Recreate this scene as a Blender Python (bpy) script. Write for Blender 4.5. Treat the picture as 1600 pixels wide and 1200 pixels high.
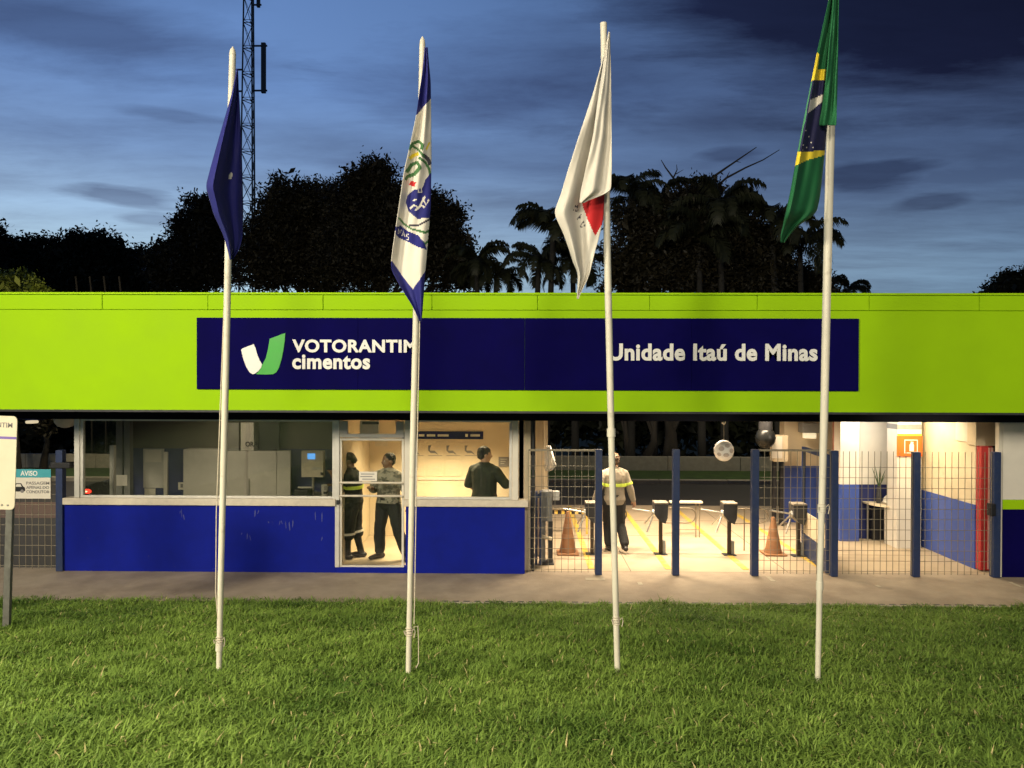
import bpy, bmesh, math, random
import numpy as np
from mathutils import Vector, Matrix, noise
random.seed(7); RNG = np.random.default_rng(7)
for o in list(bpy.data.objects): bpy.data.objects.remove(o)
S = bpy.context.scene; COL = S.collection
R = math.radians

# ------------------------------------------------------------------ camera
CAM = Vector((0, 0, 3.1))
YAW, PITCH, ROLL, FPX = R(0.9), R(-0.48), R(0.16), 1200.0
fwd = Vector((-math.sin(YAW)*math.cos(PITCH), math.cos(YAW)*math.cos(PITCH), math.sin(PITCH)))
rt0 = Vector((math.cos(YAW), math.sin(YAW), 0)); up0 = rt0.cross(fwd)
rt = rt0*math.cos(ROLL) + up0*math.sin(ROLL); up = rt.cross(fwd)
cd = bpy.data.cameras.new('camera'); cam = bpy.data.objects.new('camera', cd); COL.objects.link(cam)
cam.matrix_world = Matrix(((rt.x, up.x, -fwd.x, CAM.x), (rt.y, up.y, -fwd.y, CAM.y), (rt.z, up.z, -fwd.z, CAM.z), (0, 0, 0, 1)))
cd.sensor_width = 36; cd.lens = 36*FPX/1600; cd.clip_end = 2000; cd.clip_start = 0.05
S.camera = cam

def at(px, py, Y):
    """world point on the plane at depth Y that the photo shows at (px, py)"""
    d = fwd*FPX + rt*(px-800) - up*(py-600)
    return CAM + d*((Y-CAM.y)/d.y)
def AX(px, Y, py=700): return at(px, py, Y).x
def AZ(py, Y, px=800): return at(px, py, Y).z

# ------------------------------------------------------------------ exposure, sky, lamps
S.view_settings.view_transform = 'Standard'; S.view_settings.look = 'None'
S.view_settings.exposure = 0; S.view_settings.gamma = 1
S.render.engine = 'CYCLES'
S.cycles.max_bounces = 8; S.cycles.transparent_max_bounces = 12; S.cycles.sample_clamp_indirect = 6

W = bpy.data.worlds.new('World'); S.world = W; W.use_nodes = True
nt = W.node_tree; nt.nodes.clear()
def N(tree, t, **kw):
    n = tree.nodes.new(t)
    for k, v in kw.items(): setattr(n, k, v)
    return n
def math_node(tree, op, a, b=None, c=None, clamp=False):
    n = N(tree, 'ShaderNodeMath', operation=op, use_clamp=clamp)
    for i, v in enumerate((a, b, c)):
        if v is None: continue
        if isinstance(v, (int, float)): n.inputs[i].default_value = v
        else: tree.links.new(v, n.inputs[i])
    return n.outputs[0]
def ramp(tree, fac, stops, interp='EASE'):
    n = N(tree, 'ShaderNodeValToRGB'); cr = n.color_ramp; cr.interpolation = interp
    while len(cr.elements) > 1: cr.elements.remove(cr.elements[-1])
    cr.elements[0].position = stops[0][0]; cr.elements[0].color = (*stops[0][1], 1)
    for p, c in stops[1:]:
        e = cr.elements.new(p); e.color = (*c, 1)
    tree.links.new(fac, n.inputs[0]); return n.outputs[0]
def mixc(tree, fac, a, b, mode='MIX'):
    n = N(tree, 'ShaderNodeMix', data_type='RGBA', blend_type=mode)
    for s, v in ((n.inputs[0], fac), (n.inputs[6], a), (n.inputs[7], b)):
        if isinstance(v, (int, float)): s.default_value = v
        elif isinstance(v, tuple): s.default_value = (*v[:3], 1)
        else: tree.links.new(v, s)
    return n.outputs[2]
# twilight: the glow sits low in the west (left of the view), night rises from the right and overhead
tc = N(nt, 'ShaderNodeTexCoord'); sep = N(nt, 'ShaderNodeSeparateXYZ'); nt.links.new(tc.outputs['Generated'], sep.inputs[0])
sx, sy, sz = sep.outputs
elev = math_node(nt, 'MAXIMUM', sz, 0.0)
hor = math_node(nt, 'SQRT', math_node(nt, 'ADD', math_node(nt, 'MULTIPLY', sx, sx), math_node(nt, 'MULTIPLY', sy, sy)))
west = math_node(nt, 'DIVIDE', math_node(nt, 'ADD', math_node(nt, 'MULTIPLY', sx, -0.62), math_node(nt, 'MULTIPLY', sy, 0.78)), math_node(nt, 'MAXIMUM', hor, 0.01))
glow = ramp(nt, math_node(nt, 'MULTIPLY_ADD', west, 0.5, 0.5), [(0.0, (0, 0, 0)), (0.62, (.05,)*3), (0.80, (.30,)*3), (0.93, (.80,)*3), (1.0, (1, 1, 1))], 'LINEAR')
bright = ramp(nt, elev, [(0.0, (.46, .68, .83)), (0.13, (.52, .74, .89)), (0.19, (.37, .55, .78)), (0.26, (.22, .36, .63)), (0.34, (.165, .30, .61)), (0.45, (.13, .25, .54)), (0.7, (.03, .06, .15)), (1, (.02, .04, .1))], 'LINEAR')
dim = ramp(nt, elev, [(0.0, (.115, .20, .285)), (0.12, (.14, .24, .385)), (0.22, (.065, .115, .24)), (0.33, (.024, .034, .085)), (0.48, (.014, .018, .042)), (1, (.008, .011, .028))], 'LINEAR')
sky = mixc(nt, glow, dim, bright)
# cloud layer: noise on a flat ceiling, so the streaks lie flat and crowd towards the horizon
den = math_node(nt, 'ADD', elev, 0.06)
comb = N(nt, 'ShaderNodeCombineXYZ')
nt.links.new(math_node(nt, 'MULTIPLY', math_node(nt, 'DIVIDE', sx, den), 0.6), comb.inputs[0])
nt.links.new(math_node(nt, 'MULTIPLY', math_node(nt, 'DIVIDE', sy, den), 1.3), comb.inputs[1])
def wnoise(scale, detail, rough, dist, off):
    m = N(nt, 'ShaderNodeVectorMath', operation='ADD'); nt.links.new(comb.outputs[0], m.inputs[0]); m.inputs[1].default_value = off
    n = N(nt, 'ShaderNodeTexNoise'); n.inputs['Scale'].default_value = scale; n.inputs['Detail'].default_value = detail
    n.inputs['Roughness'].default_value = rough; n.inputs['Distortion'].default_value = dist
    nt.links.new(m.outputs[0], n.inputs['Vector']); return n.outputs['Fac']
n1 = wnoise(0.8, 7, .6, .2, (3.1, 1.7, 0)); n2 = wnoise(2.6, 7, .65, .25, (9.3, 4.2, 2))
cl = math_node(nt, 'ADD', math_node(nt, 'MULTIPLY', n1, .68), math_node(nt, 'MULTIPLY', n2, .32))
cmask = ramp(nt, cl, [(0.40, (0, 0, 0)), (0.50, (.42,)*3), (0.60, (1, 1, 1))], 'LINEAR')
cmask = math_node(nt, 'MULTIPLY', cmask, 0.62)
cloudc = mixc(nt, 1.0, sky, (.46, .43, .47), 'MULTIPLY')
sky = mixc(nt, cmask, sky, cloudc)
# a few small dark scud clouds low over the horizon
scudn = N(nt, 'ShaderNodeTexNoise'); scudn.inputs['Scale'].default_value = 9; scudn.inputs['Detail'].default_value = 5
mp = N(nt, 'ShaderNodeMapping'); mp.inputs['Scale'].default_value = (1, 1, 7); nt.links.new(tc.outputs['Generated'], mp.inputs[0]); nt.links.new(mp.outputs[0], scudn.inputs['Vector'])
az = math_node(nt, 'ARCTAN2', sx, sy); el = math_node(nt, 'ARCSINE', sz)
broad = wnoise(1.7, 8, .66, .25, (5.2, 8.1, 4))
def cloud(a0, e0, ra, re_, amt, tint, nz, k, gain=.9):
    global sky
    dx = math_node(nt, 'DIVIDE', math_node(nt, 'SUBTRACT', az, R(a0)), R(ra)); dy = math_node(nt, 'DIVIDE', math_node(nt, 'SUBTRACT', el, R(e0)), R(re_))
    d2 = math_node(nt, 'SQRT', math_node(nt, 'ADD', math_node(nt, 'MULTIPLY', dx, dx), math_node(nt, 'MULTIPLY', dy, dy)))
    m = math_node(nt, 'SUBTRACT', 1.0, d2); m = math_node(nt, 'MULTIPLY_ADD', math_node(nt, 'SUBTRACT', nz, .5), k, m)
    m = math_node(nt, 'MULTIPLY', m, gain, clamp=True)
    sky = mixc(nt, math_node(nt, 'MULTIPLY', m, amt), sky, mixc(nt, 1.0, sky, tint, 'MULTIPLY'))
for q in ((31, 26.5, 26, 10.5, .97, (.19, .16, .23), broad, 1.0, 2.6), (2, 21.2, 17, 4.2, .8, (.34, .30, .36), broad, 1.9, 1.2), (-31, 21.3, 15, 3.2, .75, (.36, .33, .37), broad, 1.9, 1.3),
          (14, 18.0, 14, 2.0, .6, (.42, .39, .44), broad, 2.0, 1.1), (22, 10.2, 17, 1.5, .5, (.5, .47, .5), broad, 2.4, 1.2), (-14, 16.2, 15, 1.6, .45, (.5, .47, .5), broad, 2.4, 1.2), (0, 12.8, 12, .9, .35, (.55, .52, .55), broad, 2.2, 1.2),
          (24.0, 13.5, 4.4, 1.15, .75, (.34, .33, .40), scudn.outputs['Fac'], 1.6, 2.2), (27.7, 11.4, 2.4, .6, .65, (.42, .40, .46), scudn.outputs['Fac'], 1.8, 2.), (-27.8, 11.7, 4.0, .75, .7, (.36, .34, .40), scudn.outputs['Fac'], 1.8, 2.),
          (-26.2, 10.5, 2.4, .6, .55, (.42, .40, .46), scudn.outputs['Fac'], 1.8, 2.), (15.0, 15.6, 3.0, .6, .6, (.42, .40, .46), scudn.outputs['Fac'], 1.8, 2.), (-25, 17.3, 4.5, .5, .4, (.45, .43, .47), scudn.outputs['Fac'], 1.8, 2.)): cloud(*q)
bg = N(nt, 'ShaderNodeBackground'); nt.links.new(sky, bg.inputs[0]); bg.inputs[1].default_value = 1.0
wo = N(nt, 'ShaderNodeOutputWorld'); nt.links.new(bg.outputs[0], wo.inputs[0])

def lamp(name, kind, loc, power, color, target=None, size=.3, size_y=None, spot=None, blend=.5):
    l = bpy.data.lights.new(name, kind); l.energy = power; l.color = color
    o = bpy.data.objects.new(name, l); COL.objects.link(o); o.location = loc
    if kind == 'AREA':
        l.size = size
        if size_y: l.shape = 'RECTANGLE'; l.size_y = size_y
    else: l.shadow_soft_size = size
    if kind == 'SPOT': l.spot_size = spot; l.spot_blend = blend
    if target is not None: o.rotation_euler = (Vector(target)-Vector(loc)).to_track_quat('-Z', 'Y').to_euler()
    return o
lamp('street_side_light', 'SPOT', (-7.5, 1.0, 7.5), 2300, (1, .90, .60), target=(-2.6, 4.6, .6), size=.5, spot=R(62), blend=1)
WARM = (1.0, .79, .54)
# a street lamp and added fills behind the photographer light the lawn, the poles and the fascia
lamp('street_side_light', 'SPOT', (-11.5, -3.5, 9.0), 9000, (1, .88, .66), target=(-2.0, 7.0, 1), size=1.1, spot=R(100), blend=.9)
lamp('street_side_light', 'SPOT', (-7.0, -9.0, 10.0), 7000, (1, .88, .66), target=(0.5, 10, 2), size=1.2, spot=R(85), blend=.9)  # second lamp added to soften the flag shadows
lamp('street_side_light', 'SPOT', (2.0, -21.0, 12.0), 12500, (1, .89, .68), target=(1.5, 12, 3), size=1.4, spot=R(60), blend=.8)  # unseen fill added to even the brightness along the fascia
# fittings under the canopy and in the office, plus added fills, shining down
for (x, y, p) in ((-1.45, 13.45, 120),):
    lamp('office_light', 'AREA', (x, y, 2.50), p, (1, .78, .46), target=(x, y, 0), size=1.7, size_y=.35).data.spread = R(112)
lamp('office_light', 'AREA', (-5.2, 13.0, 2.5), 14, (1, .84, .60), target=(-5.2, 13.3, 0), size=1.0, size_y=.3)  # weak fill added to lift the dim left room
for (x, y, p) in ((1.3, 13.6, 120), (3.4, 13.9, 140), (2.4, 16.4, 75), (4.6, 15.6, 70)):
    lamp('canopy_light', 'AREA', (x, y, 2.66), p, WARM, target=(x, y, 0), size=1.2, size_y=.3).data.spread = R(140)
lamp('canopy_light', 'AREA', (6.5, 13.4, 2.60), 50, (1, .80, .50), target=(6.6, 13.8, 0), size=1.0, size_y=.3)
lamp('soffit_fill', 'AREA', (6.2, 11.7, 2.62), 9, (1, .80, .50), target=(6.2, 11.75, 0), size=1.4, size_y=.2)  # unseen fill added to brighten the wall end and front paving
lamp('soffit_fill', 'AREA', (2.6, 11.7, 2.62), 5, (1, .80, .50), target=(2.6, 11.75, 0), size=1.4, size_y=.2)  # same kind of added fill, before the lanes
lamp('column_light', 'AREA', (7.0, 13.75, 2.55), 9, (1, .86, .55), target=(7.05, 14.1, 1.0), size=.3, size_y=.1)
lamp('wall_light', 'AREA', (6.25, 14.2, 2.45), 8, (.95, .97, 1), target=(6.25, 14.7, 1.6), size=.5, size_y=.15)
# unseen lamps added behind the office to brighten verge, low wall and shrub
lamp('yard_fill', 'SPOT', (7.5, 23.0, 5.2), 420, (1, .86, .55), target=(7.0, 23.6, 0), size=.2, spot=R(125), blend=.6)
lamp('yard_fill', 'SPOT', (-2.0, 23.6, 5.0), 200, (1, .86, .55), target=(-2, 24, 0), size=.2, spot=R(125), blend=.6)
lamp('yard_fill', 'SPOT', (-13.5, 22.0, 5.0), 260, (1, .80, .52), target=(-13, 21.5, 0), size=.2, spot=R(135), blend=.6)
lamp('yard_fill', 'POINT', (-13.0, 21.0, 4.7), 420, (1, .85, .5), size=.2)

# ------------------------------------------------------------------ materials
def mat(name, col, rough=.6, metal=0, var=.12, scale=6, bump=0, bscale=None, spec=.5, emit=None, estr=0, stretch=(1, 1, 1), dirt=None):
    m = bpy.data.materials.new(name); m.use_nodes = True; t = m.node_tree; b = t.nodes['Principled BSDF']
    tcn = N(t, 'ShaderNodeTexCoord'); mpn = N(t, 'ShaderNodeMapping'); mpn.inputs['Scale'].default_value = stretch
    t.links.new(tcn.outputs['Object'], mpn.inputs[0])
    nz = N(t, 'ShaderNodeTexNoise'); nz.inputs['Scale'].default_value = scale; nz.inputs['Detail'].default_value = 6; nz.inputs['Roughness'].default_value = .6
    t.links.new(mpn.outputs[0], nz.inputs['Vector'])
    lo = tuple(max(0, c*(1-var)) for c in col); hi = tuple(min(1, c*(1+var)) for c in col)
    c = ramp(t, nz.outputs['Fac'], [(.3, lo), (.7, hi)], 'LINEAR')
    if dirt:
        dcol, dscale, lo_, hi_, amt = dirt
        dn = N(t, 'ShaderNodeTexNoise'); dn.inputs['Scale'].default_value = dscale; dn.inputs['Detail'].default_value = 7; dn.inputs['Roughness'].default_value = .65
        t.links.new(tcn.outputs['Object'], dn.inputs['Vector'])
        f = ramp(t, dn.outputs['Fac'], [(lo_, (0, 0, 0)), (hi_, (amt,)*3)], 'LINEAR')
        c = mixc(t, f, c, dcol)
    t.links.new(c, b.inputs['Base Color'])
    rr = ramp(t, nz.outputs['Fac'], [(.3, (max(0, rough-.08),)*3), (.7, (min(1, rough+.08),)*3)], 'LINEAR'); t.links.new(rr, b.inputs['Roughness'])
    b.inputs['Metallic'].default_value = metal; b.inputs['Specular IOR Level'].default_value = spec
    if bump:
        bn = N(t, 'ShaderNodeTexNoise'); bn.inputs['Scale'].default_value = bscale or scale*4; bn.inputs['Detail'].default_value = 5
        t.links.new(mpn.outputs[0], bn.inputs['Vector'])
        bp = N(t, 'ShaderNodeBump'); bp.inputs['Strength'].default_value = bump; bp.inputs['Distance'].default_value = .02
        t.links.new(bn.outputs['Fac'], bp.inputs['Height']); t.links.new(bp.outputs[0], b.inputs['Normal'])
    if emit: b.inputs['Emission Color'].default_value = (*emit, 1); b.inputs['Emission Strength'].default_value = estr
    return m
def glass(name, tint=(1, 1, 1), ior=1.5, extra=0.0):
    m = bpy.data.materials.new(name); m.use_nodes = True; t = m.node_tree; t.nodes.clear()
    tr = N(t, 'ShaderNodeBsdfTransparent'); tr.inputs[0].default_value = (*tint, 1)
    gl = N(t, 'ShaderNodeBsdfGlossy'); gl.inputs['Roughness'].default_value = .02
    fr = N(t, 'ShaderNodeFresnel'); fr.inputs[0].default_value = ior
    mx = N(t, 'ShaderNodeMixShader'); t.links.new(math_node(t, 'ADD', fr.outputs[0], extra, clamp=True), mx.inputs[0])
    t.links.new(tr.outputs[0], mx.inputs[1]); t.links.new(gl.outputs[0], mx.inputs[2])
    ou = N(t, 'ShaderNodeOutputMaterial'); t.links.new(mx.outputs[0], ou.inputs[0]); return m
M = {}
M['lime'] = mat('lime paint', (.31, .56, .004), .7, var=.04, spec=.12, scale=1.5, bump=.03, bscale=40, dirt=((.27, .48, .006), 1.6, .5, .8, .3))
M['lime_trim'] = mat('lime trim', (.335, .585, .005), .65, spec=.15, var=.04)
M['navy'] = mat('navy board', (.0035, .0026, .062), .8, var=.15, scale=2, spec=.03, dirt=((.005, .004, .065), 2.5, .5, .8, .4))
M['blue'] = mat('blue wall paint', (.0058, .0130, .230), .75, var=.12, scale=2.5, spec=.08, bump=.06, bscale=60, dirt=((.035, .04, .20), 7, .64, .74, .8))
M['blue_dado'] = mat('blue dado', (.045, .085, .34), .4, var=.1, scale=3, bump=.05, bscale=50)
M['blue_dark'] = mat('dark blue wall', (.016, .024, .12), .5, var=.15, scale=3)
M['fence'] = mat('blue fence paint', (.013, .027, .085), .5, var=.15, scale=20, dirt=((.06, .07, .09), 8, .55, .75, .5))
M['wire'] = mat('galvanised wire', (.22, .19, .135), .5, metal=.2, var=.2, scale=30)
M['white'] = mat('white paint', (.66, .62, .53), .5, var=.05, scale=8, dirt=((.5, .46, .38), 4, .55, .8, .4))
M['letter'] = mat('white lettering', (.80, .79, .75), .5, var=.03)
M['alu'] = mat('pale aluminium', (.62, .60, .55), .4, metal=.3, var=.06, scale=14)
M['cream'] = mat('cream plaster', (.64, .54, .38), .7, var=.07, scale=3, bump=.06, bscale=40, dirt=((.45, .38, .26), 1.7, .5, .8, .4))
M['offwhite'] = mat('off white wall', (.70, .66, .58), .6, var=.05, scale=3, bump=.04, bscale=40)
M['stone'] = mat('sill stone', (.58, .52, .42), .6, var=.1, scale=12)
M['black'] = mat('black paint', (.008, .008, .010), .5, var=.3)
M['dark'] = mat('dark grey', (.03, .03, .033), .45, var=.25, scale=12)
M['grey'] = mat('mid grey', (.22, .22, .21), .5, var=.12, scale=10)
M['lgrey'] = mat('light grey board', (.50, .48, .44), .6, var=.08, scale=6)
M['beam'] = mat('dark beam', (.006, .007, .014), .8, var=.2, spec=.1)
M['red'] = mat('red paint', (.42, .03, .03), .4, var=.12, scale=9)
M['orange'] = mat('orange sign', (.75, .14, .02), .45, var=.06)
M['cone'] = mat('faded orange plastic', (.31, .145, .06), .6, var=.15, scale=9)
M['yellow'] = mat('yellow road paint', (.62, .42, .06), .7, var=.2, scale=12, dirt=((.5, .42, .28), 6, .5, .7, .7))
M['bandyellow'] = mat('lime reflective tape', (.55, .68, .08), .5, var=.06)
M['steel'] = mat('brushed steel', (.55, .53, .48), .35, metal=.8, var=.08, scale=20)
M['polepaint'] = mat('weathered cream pole', (.60, .565, .46), .45, metal=.0, var=.12, scale=9, stretch=(1, 1, .25), dirt=((.33, .29, .22), 7, .58, .75, .7))
M['rope'] = mat('rope', (.50, .44, .34), .8, var=.2, scale=60)
M['concrete'] = mat('concrete floor', (.42, .335, .23), .65, var=.10, scale=2.2, bump=.12, bscale=60, dirt=((.27, .215, .15), .9, .48, .75, .6))
M['paving'] = mat('worn paving', (.34, .28, .21), .8, var=.16, scale=3, bump=.25, bscale=50, dirt=((.20, .15, .105), 1.3, .45, .75, .7))
M['asphalt'] = mat('asphalt', (.045, .042, .040), .8, var=.25, scale=5, bump=.3, bscale=80)
M['redpave'] = mat('reddish pavement', (.20, .12, .09), .8, var=.2, scale=4, bump=.2, bscale=40)
M['kerb'] = mat('kerb concrete', (.34, .31, .25), .8, var=.15, scale=6, bump=.2)
M['soil'] = mat('lawn soil', (.045, .075, .016), .95, var=.4, scale=9, bump=.5, bscale=50)
M['field'] = mat('dark field', (.030, .045, .014), .95, var=.4, scale=.6, bump=.4, bscale=5)
M['bark'] = mat('bark', (.018, .014, .010), .9, var=.4, scale=7, bump=.8, bscale=14, stretch=(1, 1, .25))
M['palmbark'] = mat('palm bark', (.011, .010, .008), .9, var=.3, scale=5, bump=.6, bscale=12, stretch=(.3, .3, 3))
M['tower'] = mat('tower steel', (.05, .055, .065), .55, metal=.5, var=.2)
M['skin'] = mat('dark skin', (.16, .085, .05), .55, var=.1, scale=20)
M['skin2'] = mat('tan skin', (.36, .20, .12), .55, var=.1, scale=20)
M['hair'] = mat('black hair', (.010, .009, .008), .5, var=.3, scale=60, bump=.6, bscale=150)
M['hair2'] = mat('brown hair', (.10, .055, .028), .5, var=.3, scale=60, bump=.6, bscale=150)
M['cloth_black'] = mat('black cloth', (.010, .010, .010), .85, var=.25, scale=14, bump=.25, bscale=30)
M['cloth_green'] = mat('dark green cloth', (.016, .020, .013), .85, var=.25, scale=14, bump=.25, bscale=30)
M['cloth_grey'] = mat('grey work cloth', (.235, .20, .15), .85, var=.12, scale=10, bump=.25, bscale=25)
M['camo'] = mat('mottled grey cloth', (.24, .22, .17), .85, var=.2, scale=10, bump=.2, dirt=((.07, .065, .05), 14, .50, .56, .9))
M['boot'] = mat('boot leather', (.012, .010, .009), .45, var=.3, scale=20)
M['glass'] = glass('clear glass', (.96, .98, .96))
M['glass_dark'] = glass('tinted glass', (.80, .80, .76), extra=.05)
M['screen'] = mat('lit screen', (.05, .1, .2), .3, emit=(.12, .42, 1), estr=1.6)
M['tail'] = mat('lit tail lamp', (.4, .01, .01), .3, emit=(1, .04, .02), estr=4)
M['tail_core'] = mat('lit tail bulb', (.6, .3, .2), .3, emit=(1, .35, .2), estr=7)
M['lampwhite'] = mat('lit lamp cover', (.8, .78, .7), .4, emit=(1, .82, .5), estr=.7)
M['carpaint'] = mat('dark car paint', (.02, .015, .015), .25, metal=.3, var=.1)
M['rubber'] = mat('rubber', (.012, .012, .012), .8, var=.2)
M['teal'] = mat('teal print', (.05, .32, .38), .5, var=.04)
M['violet'] = mat('violet print', (.20, .14, .42), .5, var=.04)
M['print_grey'] = mat('grey print', (.20, .19, .19), .6, var=.05)
M['brick'] = mat('brick red', (.26, .10, .06), .8, var=.25, scale=14)
M['plant'] = mat('plant leaf', (.05, .09, .03), .6, var=.3)
M['rail'] = mat('dull tube steel', (.23, .19, .13), .5, metal=.5, var=.15, scale=20)
M['pink'] = mat('faded pink paint', (.55, .33, .30), .5, var=.1)
M['brown_reflect'] = mat('brown reflection tint', (.12, .105, .082), .7, var=.2, scale=1.5)  # brown stands for reflections in the window glass
M['scuff'] = mat('chalky scuff', (.055, .066, .24), .8, var=.2, scale=30)
M['worn_top'] = mat('worn turnstile top', (.30, .26, .20), .5, metal=.3, var=.2, scale=15)
M['patch'] = mat('worn ball patch', (.52, .46, .42), .5, var=.15, scale=12)
M['ball'] = mat('white ball leather', (.86, .84, .80), .5, var=.04, scale=6)
M['barkpole'] = mat('galvanised post', (.16, .16, .14), .5, metal=.4, var=.2, scale=12)
M['logo_green'] = mat('logo green', (.03, .36, .03), .45, var=.05)
def cloth(name, col, var=.08):
    m = mat(name, col, .8, var=var, scale=5, bump=.15, bscale=200); b = m.node_tree.nodes['Principled BSDF']
    return m
M['f_navy'] = cloth('navy flag cloth', (.008, .010, .15)); M['f_white'] = cloth('white flag cloth', (.66, .62, .54))
M['f_green'] = cloth('green flag cloth', (.006, .115, .036)); M['f_yellow'] = cloth('yellow flag cloth', (.72, .56, .03))
M['f_blue'] = cloth('blue flag cloth', (.007, .008, .055)); M['f_red'] = cloth('red flag cloth', (.50, .012, .015))
M['f_leaf'] = cloth('leaf green print', (.05, .15, .05)); M['f_ink'] = cloth('dark print', (.05, .045, .06)); M['f_teal'] = cloth('green cloth lit through', (.06, .25, .12))  # the pale green paints in light coming through the thin cloth
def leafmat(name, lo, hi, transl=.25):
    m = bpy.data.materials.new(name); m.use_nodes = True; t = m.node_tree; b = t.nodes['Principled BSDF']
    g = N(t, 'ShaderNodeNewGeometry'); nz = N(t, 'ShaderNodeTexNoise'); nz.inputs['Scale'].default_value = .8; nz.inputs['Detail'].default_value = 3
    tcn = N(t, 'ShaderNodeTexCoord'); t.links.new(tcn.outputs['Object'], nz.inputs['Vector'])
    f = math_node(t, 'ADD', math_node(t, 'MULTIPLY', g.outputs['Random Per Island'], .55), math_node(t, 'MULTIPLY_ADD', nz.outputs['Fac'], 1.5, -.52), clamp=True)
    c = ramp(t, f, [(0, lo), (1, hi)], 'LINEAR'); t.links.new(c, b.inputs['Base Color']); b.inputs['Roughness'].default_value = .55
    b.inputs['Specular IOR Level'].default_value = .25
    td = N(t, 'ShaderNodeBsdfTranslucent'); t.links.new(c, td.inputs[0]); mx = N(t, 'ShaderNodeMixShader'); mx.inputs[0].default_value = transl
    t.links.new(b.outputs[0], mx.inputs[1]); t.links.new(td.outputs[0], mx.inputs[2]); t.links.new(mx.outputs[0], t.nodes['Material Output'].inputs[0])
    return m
M['grass'] = leafmat('grass blades', (.070, .142, .022), (.29, .425, .080), .3)
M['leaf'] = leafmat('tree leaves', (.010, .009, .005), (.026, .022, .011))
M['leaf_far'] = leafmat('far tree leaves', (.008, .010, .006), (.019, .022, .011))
M['leaf_lit'] = leafmat('lamplit shrub leaves', (.07, .10, .015), (.16, .19, .03))  # lighter green puts lamplight on the tree top into the colour
M['frond'] = leafmat('palm fronds', (.010, .013, .006), (.028, .031, .015))

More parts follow.
